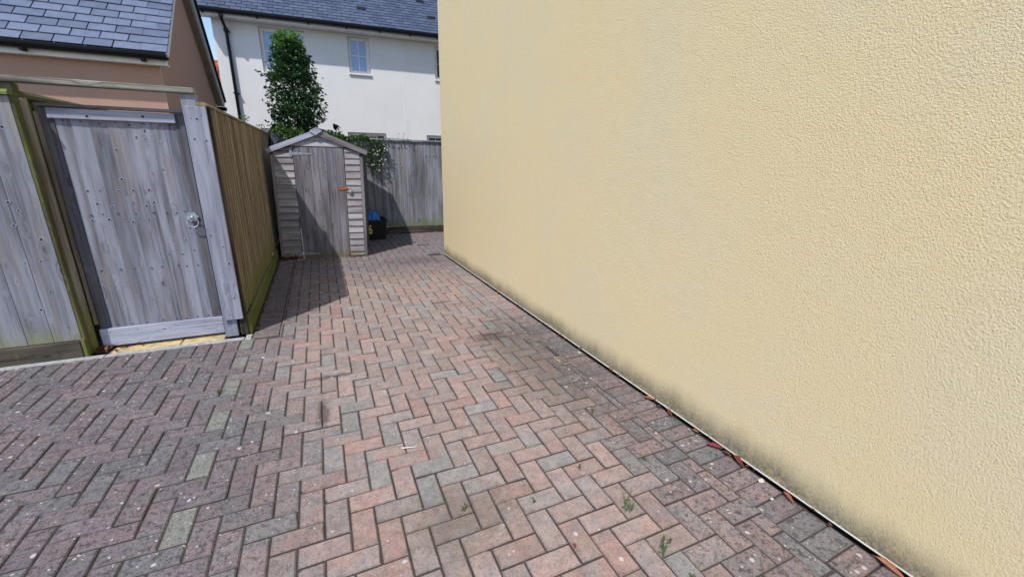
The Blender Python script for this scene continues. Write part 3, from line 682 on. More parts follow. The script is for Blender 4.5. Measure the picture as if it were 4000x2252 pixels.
# -- side fence
sf = thing('side_fence', 'brown feather edged fence with mossy gravel board running back to the shed', 'fence', (-.71, 5.4, 0))
box('end_post', sf, (-.7445, -.690, 4.01, 4.06, 0, 1.826), W_GRAVEL, .005)
y = 4.062
while y < 6.55: w_ = random.uniform(.098, .128); feather(sf, 'board', y, y + w_, -.700 - random.uniform(0, .004), .148, 1.824 + random.uniform(-.006, .003), W_SIDE, 'y', .017, .005, edge=W_SIDE_EDGE['Z']); y += w_
box('post', sf, (-.795, -.712, 6.615, 6.69, 0, 1.826), W_MOSSY, .005)
y = 6.70
while y < 8.70: feather(sf, 'board', y, y + .1125, -.703, .148, 1.826 + random.uniform(-.003, .003), W_SIDE, 'y', .017, .005, edge=W_SIDE_EDGE['Z']); y += .1125
for a, b in ((4.03, 6.64), (6.66, 8.72)): prism('gravel_board', sf, [(-.70, 0), (-.668, 0), (-.668, .128), (-.684, .146), (-.70, .146)], 'Y', a, b, W_GREEN)
for a, b in ((3.992, 6.64), (6.66, 8.75)): prism('capping', sf, [(-.768, 1.829), (-.700, 1.829), (-.700, 1.845), (-.716, 1.858), (-.752, 1.858), (-.768, 1.845)], 'Y', a, b, W_CAP)
for z in (.4, 1.4): box('rail', sf, (-.765, -.722, 4.07, 6.60, z, z + .08), W_MOSSY)
# -- back fence
bf = thing('back_fence', 'grey feather edged fence behind the shed topped by greenery', 'fence', (1.0, 8.82, 0))
x = 4.0
while x > -.83:
    w_ = random.uniform(.118, .134); feather(bf, 'board', x - w_, x, 8.802, .142, 1.80 + random.uniform(-.006, .004), W_BACK, 'x'); x -= w_
for a, b in ((-.83, 1.18), (1.185, 4.0)): box('gravel_board', bf, (a, b, 8.778, 8.812, 0, .139), W_GRAVEL, .006)
for a, b in ((-.86, 1.2), (1.202, 4.0)): prism('capping', bf, [(8.775, 1.804), (8.85, 1.804), (8.85, 1.82), (8.83, 1.83), (8.795, 1.83), (8.775, 1.82)], 'X', a, b, W_BACK)
for z in (.4, 1.4): box('rail', bf, (-.8, 4.0, 8.822, 8.86, z, z + .08), W_MOSSY)

# ================================================================== GATE
ga = thing('garden_gate', 'weathered silver boarded garden gate with an iron ring latch', 'gate', (-1.28, 4.11, 0))
GX = [-1.611, -1.527, -1.437, -1.338, -1.24, -1.157, -1.072, -1.01, -.951]
for a, b in zip(GX, GX[1:]): feather(ga, 'board', a, b, 4.094, .10, 1.715 + random.uniform(-.007, .0), W_GATE, 'x', .014, .009, lap=.008)
box('stile', ga, (-1.684, -1.616, 4.098, 4.135, .06, 1.775), W_DARK, .003)
box('stile', ga, (-.9475, -.874, 4.092, 4.13, .06, 1.775), W_DARK, .008)
box('top_rail', ga, (-1.637, -.929, 4.072, 4.0925, 1.706, 1.772), W_PALE, .003)
box('top_cap', ga, (-1.69, -.862, 4.07, 4.135, 1.780, 1.801), W_TRIM, .004)
box('bottom_rail', ga, (-1.683, -.872, 4.068, 4.0915, .024, .168), W_PALE, .003)
box('back_rail', ga, (-1.66, -.9, 4.115, 4.15, .9, 1.0), W_GATE)
for a, b in zip(GX, GX[1:]):
    for z in (.185, .63, 1.05, 1.69): tube('nail', ga, [((a + b) / 2 + random.uniform(-.02, .02), 4.0925 - .001, z + random.uniform(-.012, .012)), ((a + b) / 2, 4.102, z)], .0038, M_NAIL, 6)
for x_ in (-1.62, -1.45, -1.2, -1.0, -.91): tube('nail', ga, [(x_, 4.0672, .14), (x_, 4.072, .14)], .0038, M_NAIL, 6)
for x_, z_ in ((-.93, .05), (-1.6, .045)): tube('nail', ga, [(x_, 4.0672, z_), (x_, 4.072, z_)], .0038, M_NAIL, 6)
# ring latch
V = [(0, 0, 0)]; N = 24
rose = [(.036 * (1 + .13 * math.cos(6 * a)) * math.cos(a), .036 * (1 + .13 * math.cos(6 * a)) * math.sin(a)) for a in [2 * math.pi * k / 36 for k in range(36)]]
lt = prism('latch_plate', ga, [(-.943 + a, 1.016 + b) for a, b in rose], 'Y', 4.078, 4.0925, M_GALV)
tube('latch_boss', lt, [(-.943, 4.06, 1.012), (-.943, 4.08, 1.012)], .013, M_GALV, 12)
tube('ring', lt, [(-.943 + .037 * math.sin(2 * math.pi * k / 28), 4.058 + .006 * math.cos(2 * math.pi * k / 28), .974 + .037 * math.cos(2 * math.pi * k / 28)) for k in range(28)], .0042, M_GALV, 8, True)

# knots standing out in the boards
def knot_mat(name, dark, halo):
    m = Mat(name); co = m.objco(); L = m.n('VectorMath', out=1, props={'operation': 'LENGTH'}, _0=m.vmath('MULTIPLY', co, (1., 0., 1.))); n = m.noise(co, 220., 3.)
    L = m.math('ADD', L, m.math('MULTIPLY', m.math('SUBTRACT', n, .5), .004)); return m.done(m.mix(m.ramp(L, .0052, .0082), dark, halo), .85, .2)
M_KNOT = knot_mat('knot_wood', (.03, .026, .03), (.31, .325, .42)); M_KNOTB = knot_mat('grey_knot_wood', (.035, .032, .035), (.27, .28, .32))
KM = {}
def knot(parent, x, y, z, r, mat):
    key = (mat.name, random.randint(0, 2))
    if key not in KM:
        pr = [(math.cos(a) * .0105 * random.uniform(.9, 1.25), math.sin(a) * .0105 * random.uniform(.85, 1.0)) for a in [k * math.pi / 6 for k in range(12)]]
        V = [(a, -.0008, b) for a, b in pr] + [(a * 1.08, .003, b * 1.08) for a, b in pr] + [(0, -.0003, 0)]; n = 12
        KM[key] = fix(mesh_of('knot', V, [[k, (k + 1) % n, 24] for k in range(n)] + [[k, (k + 1) % n, n + (k + 1) % n, n + k] for k in range(n)], mat))
    o = link('knot', KM[key], parent, (x, y, z)); o.scale = (r, 1, r); return o
def face_y(xs, y0, x, thick, thin):
    for a, b in zip(xs, xs[1:]):
        if min(a, b) <= x <= max(a, b): return y0 + (thick - thin - .001) * (x - a) / (b - a) * .9
    return y0
for x, z in [(-1.538, 1.219), (-1.47, 1.22), (-1.363, 1.219), (-1.277, 1.222), (-1.183, 1.223), (-1.502, 1.128), (-1.295, 1.133), (-1.218, 1.106), (-1.169, 1.13), (-1.421, 1.106), (-1.318, 1.509), (-1.328, 1.303), (-1.555, 1.007), (-1.459, 1.011), (-1.372, 1.011), (-1.275, 1.013), (-1.222, 1.004), (-1.188, 1.01), (-1.322, .989), (-1.102, .835), (-1.021, .832), (-1.148, .725), (-1.059, .721), (-.978, .748), (-1.321, .369)]:
    knot(ga, x, face_y(GX, 4.094, x, .014, .009) - .0006, z, random.uniform(.75, 1.25), M_KNOT)
for x, z in [(-1.137, 1.59), (-1.057, 1.558), (-1.141, 1.347), (-1.088, 1.34), (-1.533, .497), (-1.475, .492), (-1.423, .48), (-1.361, .494), (-1.279, .494), (-1.219, .477)]: knot(ga, x, face_y(GX, 4.094, x, .014, .009) - .0006, z, .55, M_KNOT)
for x, z in [(-1.427, 1.727), (-1.116, 1.742)]: knot(ga, x, 4.0714, z, 1.3, M_KNOT)
for x, z in [(-.775, 1.738), (-.74, 1.588), (-.812, 1.597), (-.826, .877), (-.758, .783), (-.738, .643), (-.745, .348)]: knot(gf, x, 3.9834, z, random.uniform(.8, 1.2), M_KNOT)
PX = [-1.753]
for w_ in ws: PX.append(PX[-1] - w_)
for x, z in [(-1.824, 1.634), (-1.909, 1.16), (-1.872, 1.104), (-1.804, .903), (-1.84, .75), (-1.84, .527), (-1.803, .249), (-1.918, .4), (-1.917, 1.005)]: knot(ff, x, face_y(PX, 3.966, x, .016, .012) - .0004, z, random.uniform(.9, 1.4), M_KNOT)
for x, z in [(1.232, 1.389), (1.271, 1.31), (1.225, 1.274), (1.425, 1.38), (1.503, 1.377), (1.532, 1.305), (1.505, 1.264), (1.753, 1.226), (1.793, 1.172), (2.026, 1.528), (2.173, 1.531), (1.758, .885), (1.862, .99), (1.291, 1.75), (1.54, 1.738), (1.127, 1.185), (1.36, 1.182), (1.913, 1.165), (1.262, .503), (1.524, .418), (1.827, .278), (1.277, .411), (1.521, .496), (1.876, .73)]:
    knot(bf, x, 8.7995, z, random.uniform(1.0, 1.6), M_KNOTB)

# ================================================================== SHED
SH = R(-8.75); SK = .028
sd_ = thing('shed', 'small grey weathered garden shed with pitched roof and boarded door', 'shed', (-.602, 7.053, 0), SH, local=True)
def sbox(name, parent, b, mat, bev=.003): return box(name, parent, b, mat, bev, SK)
D = 1.55; CL, CR = .006, 1.172; EV, AP, MU = 1.53, 1.80, .60
def roof_z(u): return AP - abs(u - MU) * (AP - EV) / .62
def shz(u, z): return u + SK * z
# body behind the cladding
V, F = [], []
pr = [(.01, 0), (1.168, 0), (1.168, 1.52), (MU, 1.775), (.01, 1.52)]
prs = [(shz(u, z), z) for u, z in pr]
V = [Vector((u, .018, z)) for u, z in prs] + [Vector((u, D, z)) for u, z in prs]; n = 5
link('body', fix(mesh_of('body', V, [[i, (i + 1) % n, n + (i + 1) % n, n + i] for i in range(n)] + [[4, 3, 2, 1, 0], [5, 6, 7, 8, 9]], W_DARK['Z'])), sd_)
# overlapping cladding: each plank kicked out at its foot
rows = [.02, .085, .187, .29, .385, .484, .586, .69, .789, .889, .99, 1.091, 1.19, 1.292, 1.389, 1.473, 1.56]
def clad(u0, u1, z0, z1, tl=None, tr=None):
    zl, zr = z1 if tl is None else tl, z1 if tr is None else tr
    j = random.uniform(-.002, .002); k = random.uniform(-.003, .003)
    P = [(u0, z0 + k), (u1, z0 - k), (u1, zr), (u0, zl)]
    V = [Vector((shz(u, z), (-.020 + j) if q < 2 else .001, z)) for q, (u, z) in enumerate(P)] + [Vector((shz(u, z), .0175, z)) for u, z in P]
    c = sum(V, Vector()) / 8; link('cladding_plank', fix(mesh_of('cladding_plank', [v - c for v in V], [[0, 1, 2, 3], [7, 6, 5, 4], [0, 4, 5, 1], [1, 5, 6, 2], [2, 6, 7, 3], [3, 7, 4, 0]], W_SHED['X'])), sd_, c)
for a, b in zip(rows, rows[1:]):
    e = min(b + .012, 9); clad(.012, .262 + .0, a, e, min(e, roof_z(.012) - .005), None); clad(.952, 1.158, a - .004 if a > .1 else a, e, None, min(e, roof_z(1.158) - .005))
def gable(z0, z1):
    l0 = MU - (AP - z0) / (AP - EV) * .62; r0 = 2 * MU - l0; l1 = MU - (AP - z1) / (AP - EV) * .62; r1 = 2 * MU - l1
    P = [(max(l0, .02), z0), (min(r0, 1.15), z0), (r1, z1), (l1, z1)]
    V = [Vector((shz(u, z), -.021 if q < 2 else .0, z)) for q, (u, z) in enumerate(P)] + [Vector((shz(u, z), .0175, z)) for u, z in P]
    c = sum(V, Vector()) / 8; link('gable_plank', fix(mesh_of('gable_plank', [v - c for v in V], [[0, 1, 2, 3], [7, 6, 5, 4], [0, 4, 5, 1], [1, 5, 6, 2], [2, 6, 7, 3], [3, 7, 4, 0]], W_SHED['X'])), sd_, c)
gable(1.622, 1.712); gable(1.705, 1.785)
clad(.06, .262, 1.56, 1.60, 1.575, 1.615); clad(.952, 1.10, 1.56, 1.60, 1.61, 1.575)
sbox('corner_trim', sd_, (-.028, .010, -.018, .03, .0, 1.50), W_TRIM); sbox('corner_trim', sd_, (1.160, 1.205, -.018, .03, .0, 1.49), W_TRIM)
# door
door = sbox('door', sd_, (.268, .944, -.002, .014, .0, 1.612), W_DARK)
dx = [.268, .366, .491, .596, .702, .830, .944]
for a, b in zip(dx, dx[1:]):
    m1 = a + (b - a) * .5
    sbox('door_board', door, (a + .001, b - .001, -.017, -.0025, random.uniform(-.012, -.002), 1.61 + random.uniform(-.006, .003)), W_DOOR, .0025)
def hinge(z):
    pr = [(.26, z + .02), (.26, z - .02), (.50, z - .012), (.515, z - .004), (.50, z + .008)]
    h = prism('strap_hinge', door, [(shz(a, b), b) for a, b in pr], 'Y', -.022, -.0175, M_GALV)
    for k in (.29, .34, .41, .49): tube('screw', h, [(shz(k, z), -.0235, z - .002), (shz(k, z), -.0175, z - .002)], .004, M_NAIL, 6)
    prism('hinge_leaf', h, [(shz(a, b), b) for a, b in ((.225, z - .045), (.255, z - .045), (.255, z + .045), (.225, z + .045))], 'Y', -.027, -.0215, M_GALV)
hinge(1.52); hinge(.07)
hs = prism('hasp', door, [(shz(a, b), b) for a, b in ((.845, 1.015), (.975, 1.022), (.975, 1.06), (.845, 1.055))], 'Y', -.026, -.0185, M_RUST)
tube('staple', hs, [(shz(.972, 1.04), -.015, 1.03), (shz(.972, 1.04), -.04, 1.032), (shz(.972, 1.04), -.04, 1.046), (shz(.972, 1.04), -.015, 1.048)], .004, M_GALV, 6)
# roof
for s in (-1, 1):
    tip = MU + s * .668; zt = 1.575; za = 1.842
    P = [(shz(MU, za), za), (shz(tip, zt), zt), (shz(tip, zt - .014), zt - .014), (shz(MU, za - .016), za - .016)]
    prism('roof_panel', sd_, P if s > 0 else P[::-1], 'Y', -.03, D + .06, M_FELT)
    dv = Vector((shz(tip, zt) - shz(MU, za), 0, zt - za)); L = dv.length; dv.normalize(); nv = Vector((-dv.z, 0, dv.x)); nv = nv if nv.z > 0 else -nv
    a = Vector((shz(MU, za), -.05, za + .004)); b = a + dv * (L + .012)
    V = [a + nv * .002, b + nv * .002, b - nv * .066, a - nv * .066]; V = V + [v + Vector((0, .018, 0)) for v in V]
    c = sum(V, Vector()) / 8; ang = math.atan2(-dv.z, dv.x)
    # build along local X so the grain follows the board
    LV, LF = cbox(L + .012, .018, .068, .003); me = fix(mesh_of('barge_board', LV, LF, W_PALE['X'] if s < 0 else W_TRIM['X']))
    link('barge_board', me, sd_, c, (0, math.atan2(-dv.z, dv.x) if s > 0 else math.atan2(dv.z, -dv.x), 0))
fin = prism('finial_plate', sd_, [(shz(a, 1.83), b) for a, b in ((.512, 1.826), (.592, 1.772), (.682, 1.832), (.607, 1.882))], 'Y', -.072, -.0605, W_PALE['X'])
# padlock
pl = thing('padlock', 'silver padlock hanging from the rusty orange hasp on the shed door', 'padlock', (-.602, 7.053, 0), SH, local=True)
px0 = shz(.997, 1.0)
LV, LF = cbox(.046, .02, .045, .004)
me = fix(mesh_of('lock_body', LV, LF, M_BRASS)); link('lock_body', me, pl, (px0 + .005, -.042, .998), (0, R(20), 0))
sh_ = [(px0 - .022, -.042, 1.022), (px0 - .026, -.042, 1.045), (px0 - .017, -.042, 1.062), (px0 + .002, -.042, 1.064), (px0 + .013, -.042, 1.05), (px0 + .014, -.042, 1.015)]
tube('shackle', pl, sh_, .0045, M_SHACKLE, 8)

# ================================================================== BLACK SHEET behind the shed
gx, gy = 15, 12; V, F = [], []
for a in range(gx):
    for b in range(gy):
        s, t = a / (gx - 1), b / (gy - 1)
        x = -.84 + .42 * s; y = 8.29 + .47 * t; z = 1.60 + .13 * math.sin(min(1, t * 1.25) * math.pi / 2) + .10 * math.exp(-((s - .5) / .26) ** 2) * min(1, t * 2.0) - .05 * (s > .75) * (s - .75) * 4
        V.append((x + random.gauss(0, .008), y + random.gauss(0, .008), z + .022 * math.sin(9 * s + 5 * t) * t + random.gauss(0, .008)))
for a in range(gx - 1):
    for b in range(gy - 1): i = a * gy + b; F.append([i, i + gy, i + gy + 1, i + 1])
M_SHEET = plain('black_sheeting', (.022, .024, .034), .6, .3, .3, 12.)
o = link('plastic_sheet', mesh_of('plastic_sheet', [Vector(v) - Vector((-.63, 8.5, 1.6)) for v in V], F, M_SHEET), None, (-.63, 8.5, 1.6)); tag(o, 'crumpled black plastic sheet between side fence and shed roof', 'plastic sheet')
md = o.modifiers.new('thick', 'SOLIDIFY'); md.thickness = .004

# ================================================================== RECYCLING BOX
rb = thing('recycling_box', 'black recycling box with yellow number standing beside the shed', 'box', (.80, 8.40, 0))
bx0, bx1, by0, by1, hgt = .50, 1.055, 8.205, 8.62, .372
def ring_box(z, e): return [(bx0 - e, by0 - e, z), (bx1 + e, by0 - e, z), (bx1 + e, by1 + e, z), (bx0 - e, by1 + e, z)]
V = ring_box(0, -.0) + ring_box(hgt, .028) + ring_box(hgt, .02) + ring_box(.012, -.008); F = []
for lv in range(3):
    for k in range(4): F.append([lv * 4 + k, lv * 4 + (k + 1) % 4, lv * 4 + 4 + (k + 1) % 4, lv * 4 + 4 + k])
F += [[12, 13, 14, 15], [3, 2, 1, 0]]; c = Vector(WO[rb.name]); link('tub', fix(mesh_of('tub', [Vector(v) - c for v in V], F, M_BLACKBOX)), rb, c)
for nm, b in (('rim', (bx0 - .045, bx1 + .045, by0 - .045, by0 - .0265, hgt - .03, hgt + .006)), ('rim', (bx0 - .045, bx1 + .045, by1 + .0265, by1 + .045, hgt - .03, hgt + .006)), ('rim', (bx1 + .0265, bx1 + .045, by0 - .026, by1 + .026, hgt - .03, hgt + .006)), ('rim', (bx0 - .045, bx0 - .0265, by0 - .026, by1 + .026, hgt - .03, hgt + .006))): box(nm, rb, b, M_BLACKBOX, .005)
for k in range(4): box('rib', rb, (bx0 + .16 + .0, bx1 - .12, by0 - .016 - .0012 * k, by0 - .009, .205 - .018 * k, .211 - .018 * k), M_BLACKBOX, .002)
fc = bpy.data.curves.new('digit', 'FONT'); fc.body = '6'; fc.size = .235; fc.extrude = .001; fc.offset = .0065; fc.align_x = 'CENTER'; fc.space_character = 1
fo = bpy.data.objects.new('digit', fc); COL.objects.link(fo); dg = bpy.context.evaluated_depsgraph_get(); me = bpy.data.meshes.new_from_object(fo.evaluated_get(dg)); bpy.data.objects.remove(fo)
me.materials.clear(); me.materials.append(M_YELLOW)
me.transform(Matrix.Diagonal((.62, 1, 1, 1)))
num = link('number', me, rb, (.783, by0 - .0225, .125), (R(90 + 4.2), 0, 0))
# blue bag in the box
M_BLUEBAG = plain('blue_bag_plastic', (.03, .2, .75), .35, .5, .35, 25.)
V, F = [], []; gx, gy = 13, 9
for a in range(gx):
    for b in range(gy):
        s, t = a / (gx - 1), b / (gy - 1)
        x = bx0 + .02 + (bx1 - bx0 - .05) * s; y = by0 + .02 + (by1 - by0 - .05) * t; ed = min(s, 1 - s, t, 1 - t)
        V.append((x, y, .31 + .21 * min(1, ed * 6) * (1 - .35 * max(0, s - .75) * 4) * (.7 + .3 * t) + random.gauss(0, .012)))
for a in range(gx - 1):
    for b in range(gy - 1): i = a * gy + b; F.append([i, i + gy, i + gy + 1, i + 1])
o = link('blue_bag', mesh_of('blue_bag', [Vector(v) - Vector((.78, 8.4, .3)) for v in V], F, M_BLUEBAG), None, (.78, 8.4, .3)); tag(o, 'crumpled bright blue bag stuffed into the black recycling box', 'bag')
md = o.modifiers.new('thick', 'SOLIDIFY'); md.thickness = .003

# ================================================================== COLUMNAR TREE
tr = thing('columnar_tree', 'narrow upright evergreen tree with glossy leaves before the white house', 'tree', (-.27, 10.0, 0))
PROF = [(1.6, -.29, .36), (2.0, -.29, .40), (2.2, -.26, .42), (2.5, -.22, .44), (2.75, -.24, .39), (2.95, -.26, .37), (3.2, -.27, .31), (3.4, -.27, .28), (3.52, -.26, .25), (3.64, -.26, .16), (3.7, -.26, .1)]
def prof_at(z):
    for (a, c0, r0), (b, c1, r1) in zip(PROF, PROF[1:]):
        if a <= z <= b: t = (z - a) / (b - a); return c0 + (c1 - c0) * t, r0 + (r1 - r0) * t
    return PROF[-1][1:]
trunk = tube('trunk', tr, [(-.27, 10, -.05), (-.26, 10.01, .6), (-.28, 10, 1.3), (-.26, 10.02, 2.1), (-.28, 10, 2.9), (-.27, 10, 3.4)], [.05, .045, .04, .03, .02, .008], M_STEM)
twigs = []; tips = []
for k in range(150):
    z = random.uniform(1.45, 3.5); zc = min(z + random.uniform(.1, .3), 3.68); c, r = prof_at(max(1.6, zc)); a = random.uniform(0, 2 * math.pi); rr = r * random.uniform(.55, 1.05)
    s = Vector((-.27, 10, z)); e = Vector((c + rr * math.cos(a), 10 + rr * math.sin(a), zc)); m_ = (s + e) / 2 + Vector((0, 0, -.04))
    twigs.append(tube_geo([s, m_, e], [.008, .006, .003], 5)); tips.append((s, m_, e))
for e in ((-.80, 9.8, 2.95), (-.72, 9.85, 2.70), (-.78, 9.9, 2.43), (.27, 9.9, 2.48), (.2, 9.9, 2.62), (.15, 9.9, 2.72), (-.7, 9.9, 2.32), (.22, 9.9, 2.2)):
    s = Vector((-.27, 10, e[2] - .1)); e = Vector(e); twigs.append(tube_geo([s, (s + e) / 2, e], [.008, .006, .003], 5)); tips += [(s, (s + e) / 2, e)] * 2
V, F = join_geo(twigs); c = WO[tr.name]; link('limbs', mesh_of('limbs', [v - c for v in V], F, M_STEM), tr, c)
P, Dr, S = [], [], []; P2_, D2_, S2_ = [], [], []
def tree_leaf(p, c_, big=1.):
    out = Vector((p.x - c_, p.y - 10, 0)); out = out.normalized() if out.length > .01 else Vector((1, 0, 0))
    d = (out * .8 + Vector((random.gauss(0, .6), random.gauss(0, .6), random.gauss(-.05, .5)))).normalized()
    if p.z > 3.5 + random.gauss(0, .09): P2_.append(p); D2_.append((d + Vector((0, 0, .6))).normalized()); S2_.append(random.uniform(.075, .105))
    else: P.append(p); Dr.append(d); S.append(random.uniform(.045, .09) * big)
clumps = []
for k in range(390):
    z = 1.65 + 1.95 * random.random(); c_, r_ = prof_at(min(z, 3.69)); a = random.uniform(0, 6.283); rr = r_ * math.sqrt(random.random()) * random.uniform(.88, 1.14); clumps.append((Vector((c_ + rr * math.cos(a), 10 + rr * math.sin(a), z)), c_))
for cp, c_ in clumps:
    for q in range(17): tree_leaf(cp + Vector((random.gauss(0, .05), random.gauss(0, .05), random.gauss(0, .05))), c_)
for (s, m_, e) in tips:
    for q in range(9): tree_leaf(s.lerp(e, random.uniform(.5, 1.04)) + Vector((random.gauss(0, .02), random.gauss(0, .02), random.gauss(0, .02))), prof_at(min(3.69, max(1.6, e.z)))[0])
c = WO[tr.name]
V, F = leaves_geo(P, Dr, S, .62, .14, .1); V2, F2 = leaves_geo(P2_, D2_, S2_, .62, .14, .1); nf = len(F)
V, F = join_geo([(V, F), (V2, F2)]); me = mesh_of('crown', [v - c for v in V], F, M_LEAF); me.materials.append(M_YOUNG)
me.polygons.foreach_set('material_index', [0] * nf + [1] * (len(F) - nf)); link('crown', me, tr, c)

# ================================================================== CLIMBERS on the back fence
def climber(name, label, cat, segs, mat, base, stem_pts):
    t_ = thing(name, label, cat, base); c = WO[t_.name]; P, D_, S = [], [], []
    for (x0, x1, z0, z1, y0, y1, n, s0, s1) in segs:
        for k in range(n):
            u = random.random(); x = x0 + (x1 - x0) * random.random(); zt = z0 + (z1 - z0) * (.55 + .45 * math.sin(x * 9.) * math.sin(x * 23. + 1)) ; P.append((x, random.uniform(y0, y1), z0 + max(.01, zt - z0) * u))
            D_.append((random.gauss(0, .7), random.gauss(-.55, .5), random.gauss(.05, .6))); S.append(random.uniform(s0, s1))
    V, F = leaves_geo(P, D_, S, .8, .1, .15); link('foliage', mesh_of('foliage', [v - c for v in V], F, mat), t_, c)
    V, F = join_geo([tube_geo(p, .005, 5) for p in stem_pts]); link('stem', mesh_of('stem', [Vector(v) - c for v in V], F, M_STEM), t_, c); return t_
climber('ivy', 'dense green climber spilling over the fence top behind the shed', 'climber', [(-.86, -.12, 1.80, 1.90, 8.72, 8.98, 520, .035, .06), (-.66, -.18, 1.84, 2.04, 8.76, 9.0, 620, .035, .065), (-.45, -.16, 1.78, 1.86, 8.70, 8.80, 120, .035, .06)], M_IVY, (-.5, 8.95, 0), [[(-.5, 8.95, 0), (-.48, 8.93, 1.0), (-.45, 8.9, 1.95)], [(-.84, 8.84, 1.85), (-.5, 8.84, 1.87), (-.14, 8.84, 1.86)]])
climber('ivy', 'low green climber along the fence top above the flowering rose', 'climber', [(.22, .95, 1.80, 1.90, 8.72, 8.90, 620, .03, .055), (.22, .45, 1.83, 1.95, 8.76, 8.9, 170, .04, .06), (.9, 1.35, 1.79, 1.855, 8.74, 8.86, 90, .03, .05), (1.4, 1.75, 1.78, 1.84, 8.74, 8.84, 40, .03, .05), (.3, .8, 1.66, 1.80, 8.72, 8.77, 120, .03, .05)], M_IVY, (.6, 8.95, 0), [[(.6, 8.95, 0), (.6, 8.93, 1.0), (.6, 8.9, 1.85)], [(.2, 8.82, 1.84), (.8, 8.82, 1.85), (1.3, 8.82, 1.84), (1.75, 8.81, 1.83)]])
ro = thing('climbing_rose', 'climbing rose with small cream flowers hanging on the grey fence', 'rose', (1.0, 8.74, 1.2)); c = WO[ro.name]
P, D_, S = [], [], []
CL_ = [(.93, 1.66, .10, .09), (1.05, 1.60, .10, .08), (1.15, 1.58, .08, .07), (1.20, 1.66, .04, .05), (.98, 1.42, .13, .08), (1.08, 1.40, .10, .08), (.90, 1.54, .05, .07), (1.02, 1.30, .07, .04), (.87, 1.40, .04, .05), (1.0, 1.75, .08, .03), (1.1, 1.74, .05, .04)]
for (cx, cz, rx, rz) in CL_:
    for k in range(85): P.append((random.gauss(cx, rx * .6), random.uniform(8.66, 8.79), random.gauss(cz, rz * .6))); D_.append((random.gauss(0, .7), random.gauss(-.6, .4), random.gauss(0, .6))); S.append(random.uniform(.028, .05))
V, F = leaves_geo(P, D_, S, .6, .1, .1); link('foliage', mesh_of('foliage', [v - c for v in V], F, M_ROSE), ro, c)
st = [[(1.0, 8.78, 1.83), (.98, 8.74, 1.7), (1.05, 8.71, 1.55), (1.02, 8.70, 1.35), (1.03, 8.70, 1.22)], [(1.05, 8.78, 1.83), (1.12, 8.74, 1.72), (1.18, 8.70, 1.62), (1.27, 8.70, 1.58)], [(.95, 8.78, 1.83), (.9, 8.74, 1.65), (.86, 8.72, 1.45)]]
V, F = join_geo([tube_geo(p, .005, 5) for p in st]); link('stem', mesh_of('stem', [Vector(v) - c for v in V], F, M_STEM), ro, c)
FL = [(.775, 1.63), (.79, 1.62), (1.20, 1.655), (1.105, 1.615), (1.065, 1.60), (1.19, 1.61), (1.24, 1.625), (.925, 1.565), (1.02, 1.555), (1.06, 1.54), (1.13, 1.46), (1.10, 1.425), (.815, 1.375), (.845, 1.36), (1.15, 1.365), (1.08, 1.35), (.95, 1.355), (.985, 1.355), (1.03, 1.27), (1.075, 1.255), (1.2, 1.45), (.99, 1.62)]
for x, z in FL:
    V, F = [], []
    for k in range(5):
        a = k * 2 * math.pi / 5 + random.random(); o_ = len(V); r_ = random.uniform(.011, .016)
        d = Vector((math.cos(a), -.35, math.sin(a))); s_ = Vector((-math.sin(a), 0, math.cos(a)))
        V += [Vector((0, 0, 0)), d * r_ * .7 + s_ * r_ * .55, d * r_ * 1.15, d * r_ * .7 - s_ * r_ * .55]; F.append([o_, o_ + 1, o_ + 2, o_ + 3])
    link('flower', mesh_of('flower', V, F, M_FLOWER), ro, (x, 8.655 + random.uniform(-.01, .01), z))
# thin dry stalks on the fence top
for x, h_ in ((1.50, .13), (1.60, .14)):
    t_ = thing('dry_stalk', f'thin dry flower stalk above the fence, {"left" if x < 1.55 else "right"} of the pair', 'stalk', (x, 8.83, 1.80)); tube('stem', t_, [(x, 8.83, 1.80), (x - .01, 8.83, 1.80 + h_ * .6), (x + .01, 8.83, 1.80 + h_)], .003, M_STEM, 5)
    V, F = leaves_geo([(x + random.gauss(.01, .015), 8.83, 1.80 + h_ + random.gauss(0, .01)) for _ in range(8)], [(random.gauss(0, 1), 0, random.random()) for _ in range(8)], [.014] * 8); cc = WO[t_.name]; link('seed_head', mesh_of('seed_head', [v - cc for v in V], F, M_STEM), t_, cc)
for (x, y, z, lb) in ((-.735, 6.2, 1.85, 'small yellow green sprig on the side fence capping nearest the downpipe'), (-.735, 7.9, 1.85, 'yellow green sprig at the far end of the side fence capping')):
    t_ = thing('sprig', lb, 'sprig', (x, y, z)); cc = WO[t_.name]; tube('stem', t_, [(x, y, z), (x + .01, y, z + .06)], .003, M_STEM, 5)
    V, F = leaves_geo([(x + random.gauss(0, .02), y + random.gauss(0, .02), z + .02 + .06 * random.random()) for _ in range(16)], [(random.gauss(0, 1), random.gauss(0, 1), random.gauss(.6, .5)) for _ in range(16)], [random.uniform(.03, .05) for _ in range(16)], .4); link('leaves', mesh_of('leaves', [v - cc for v in V], F, M_YOUNG), t_, cc)

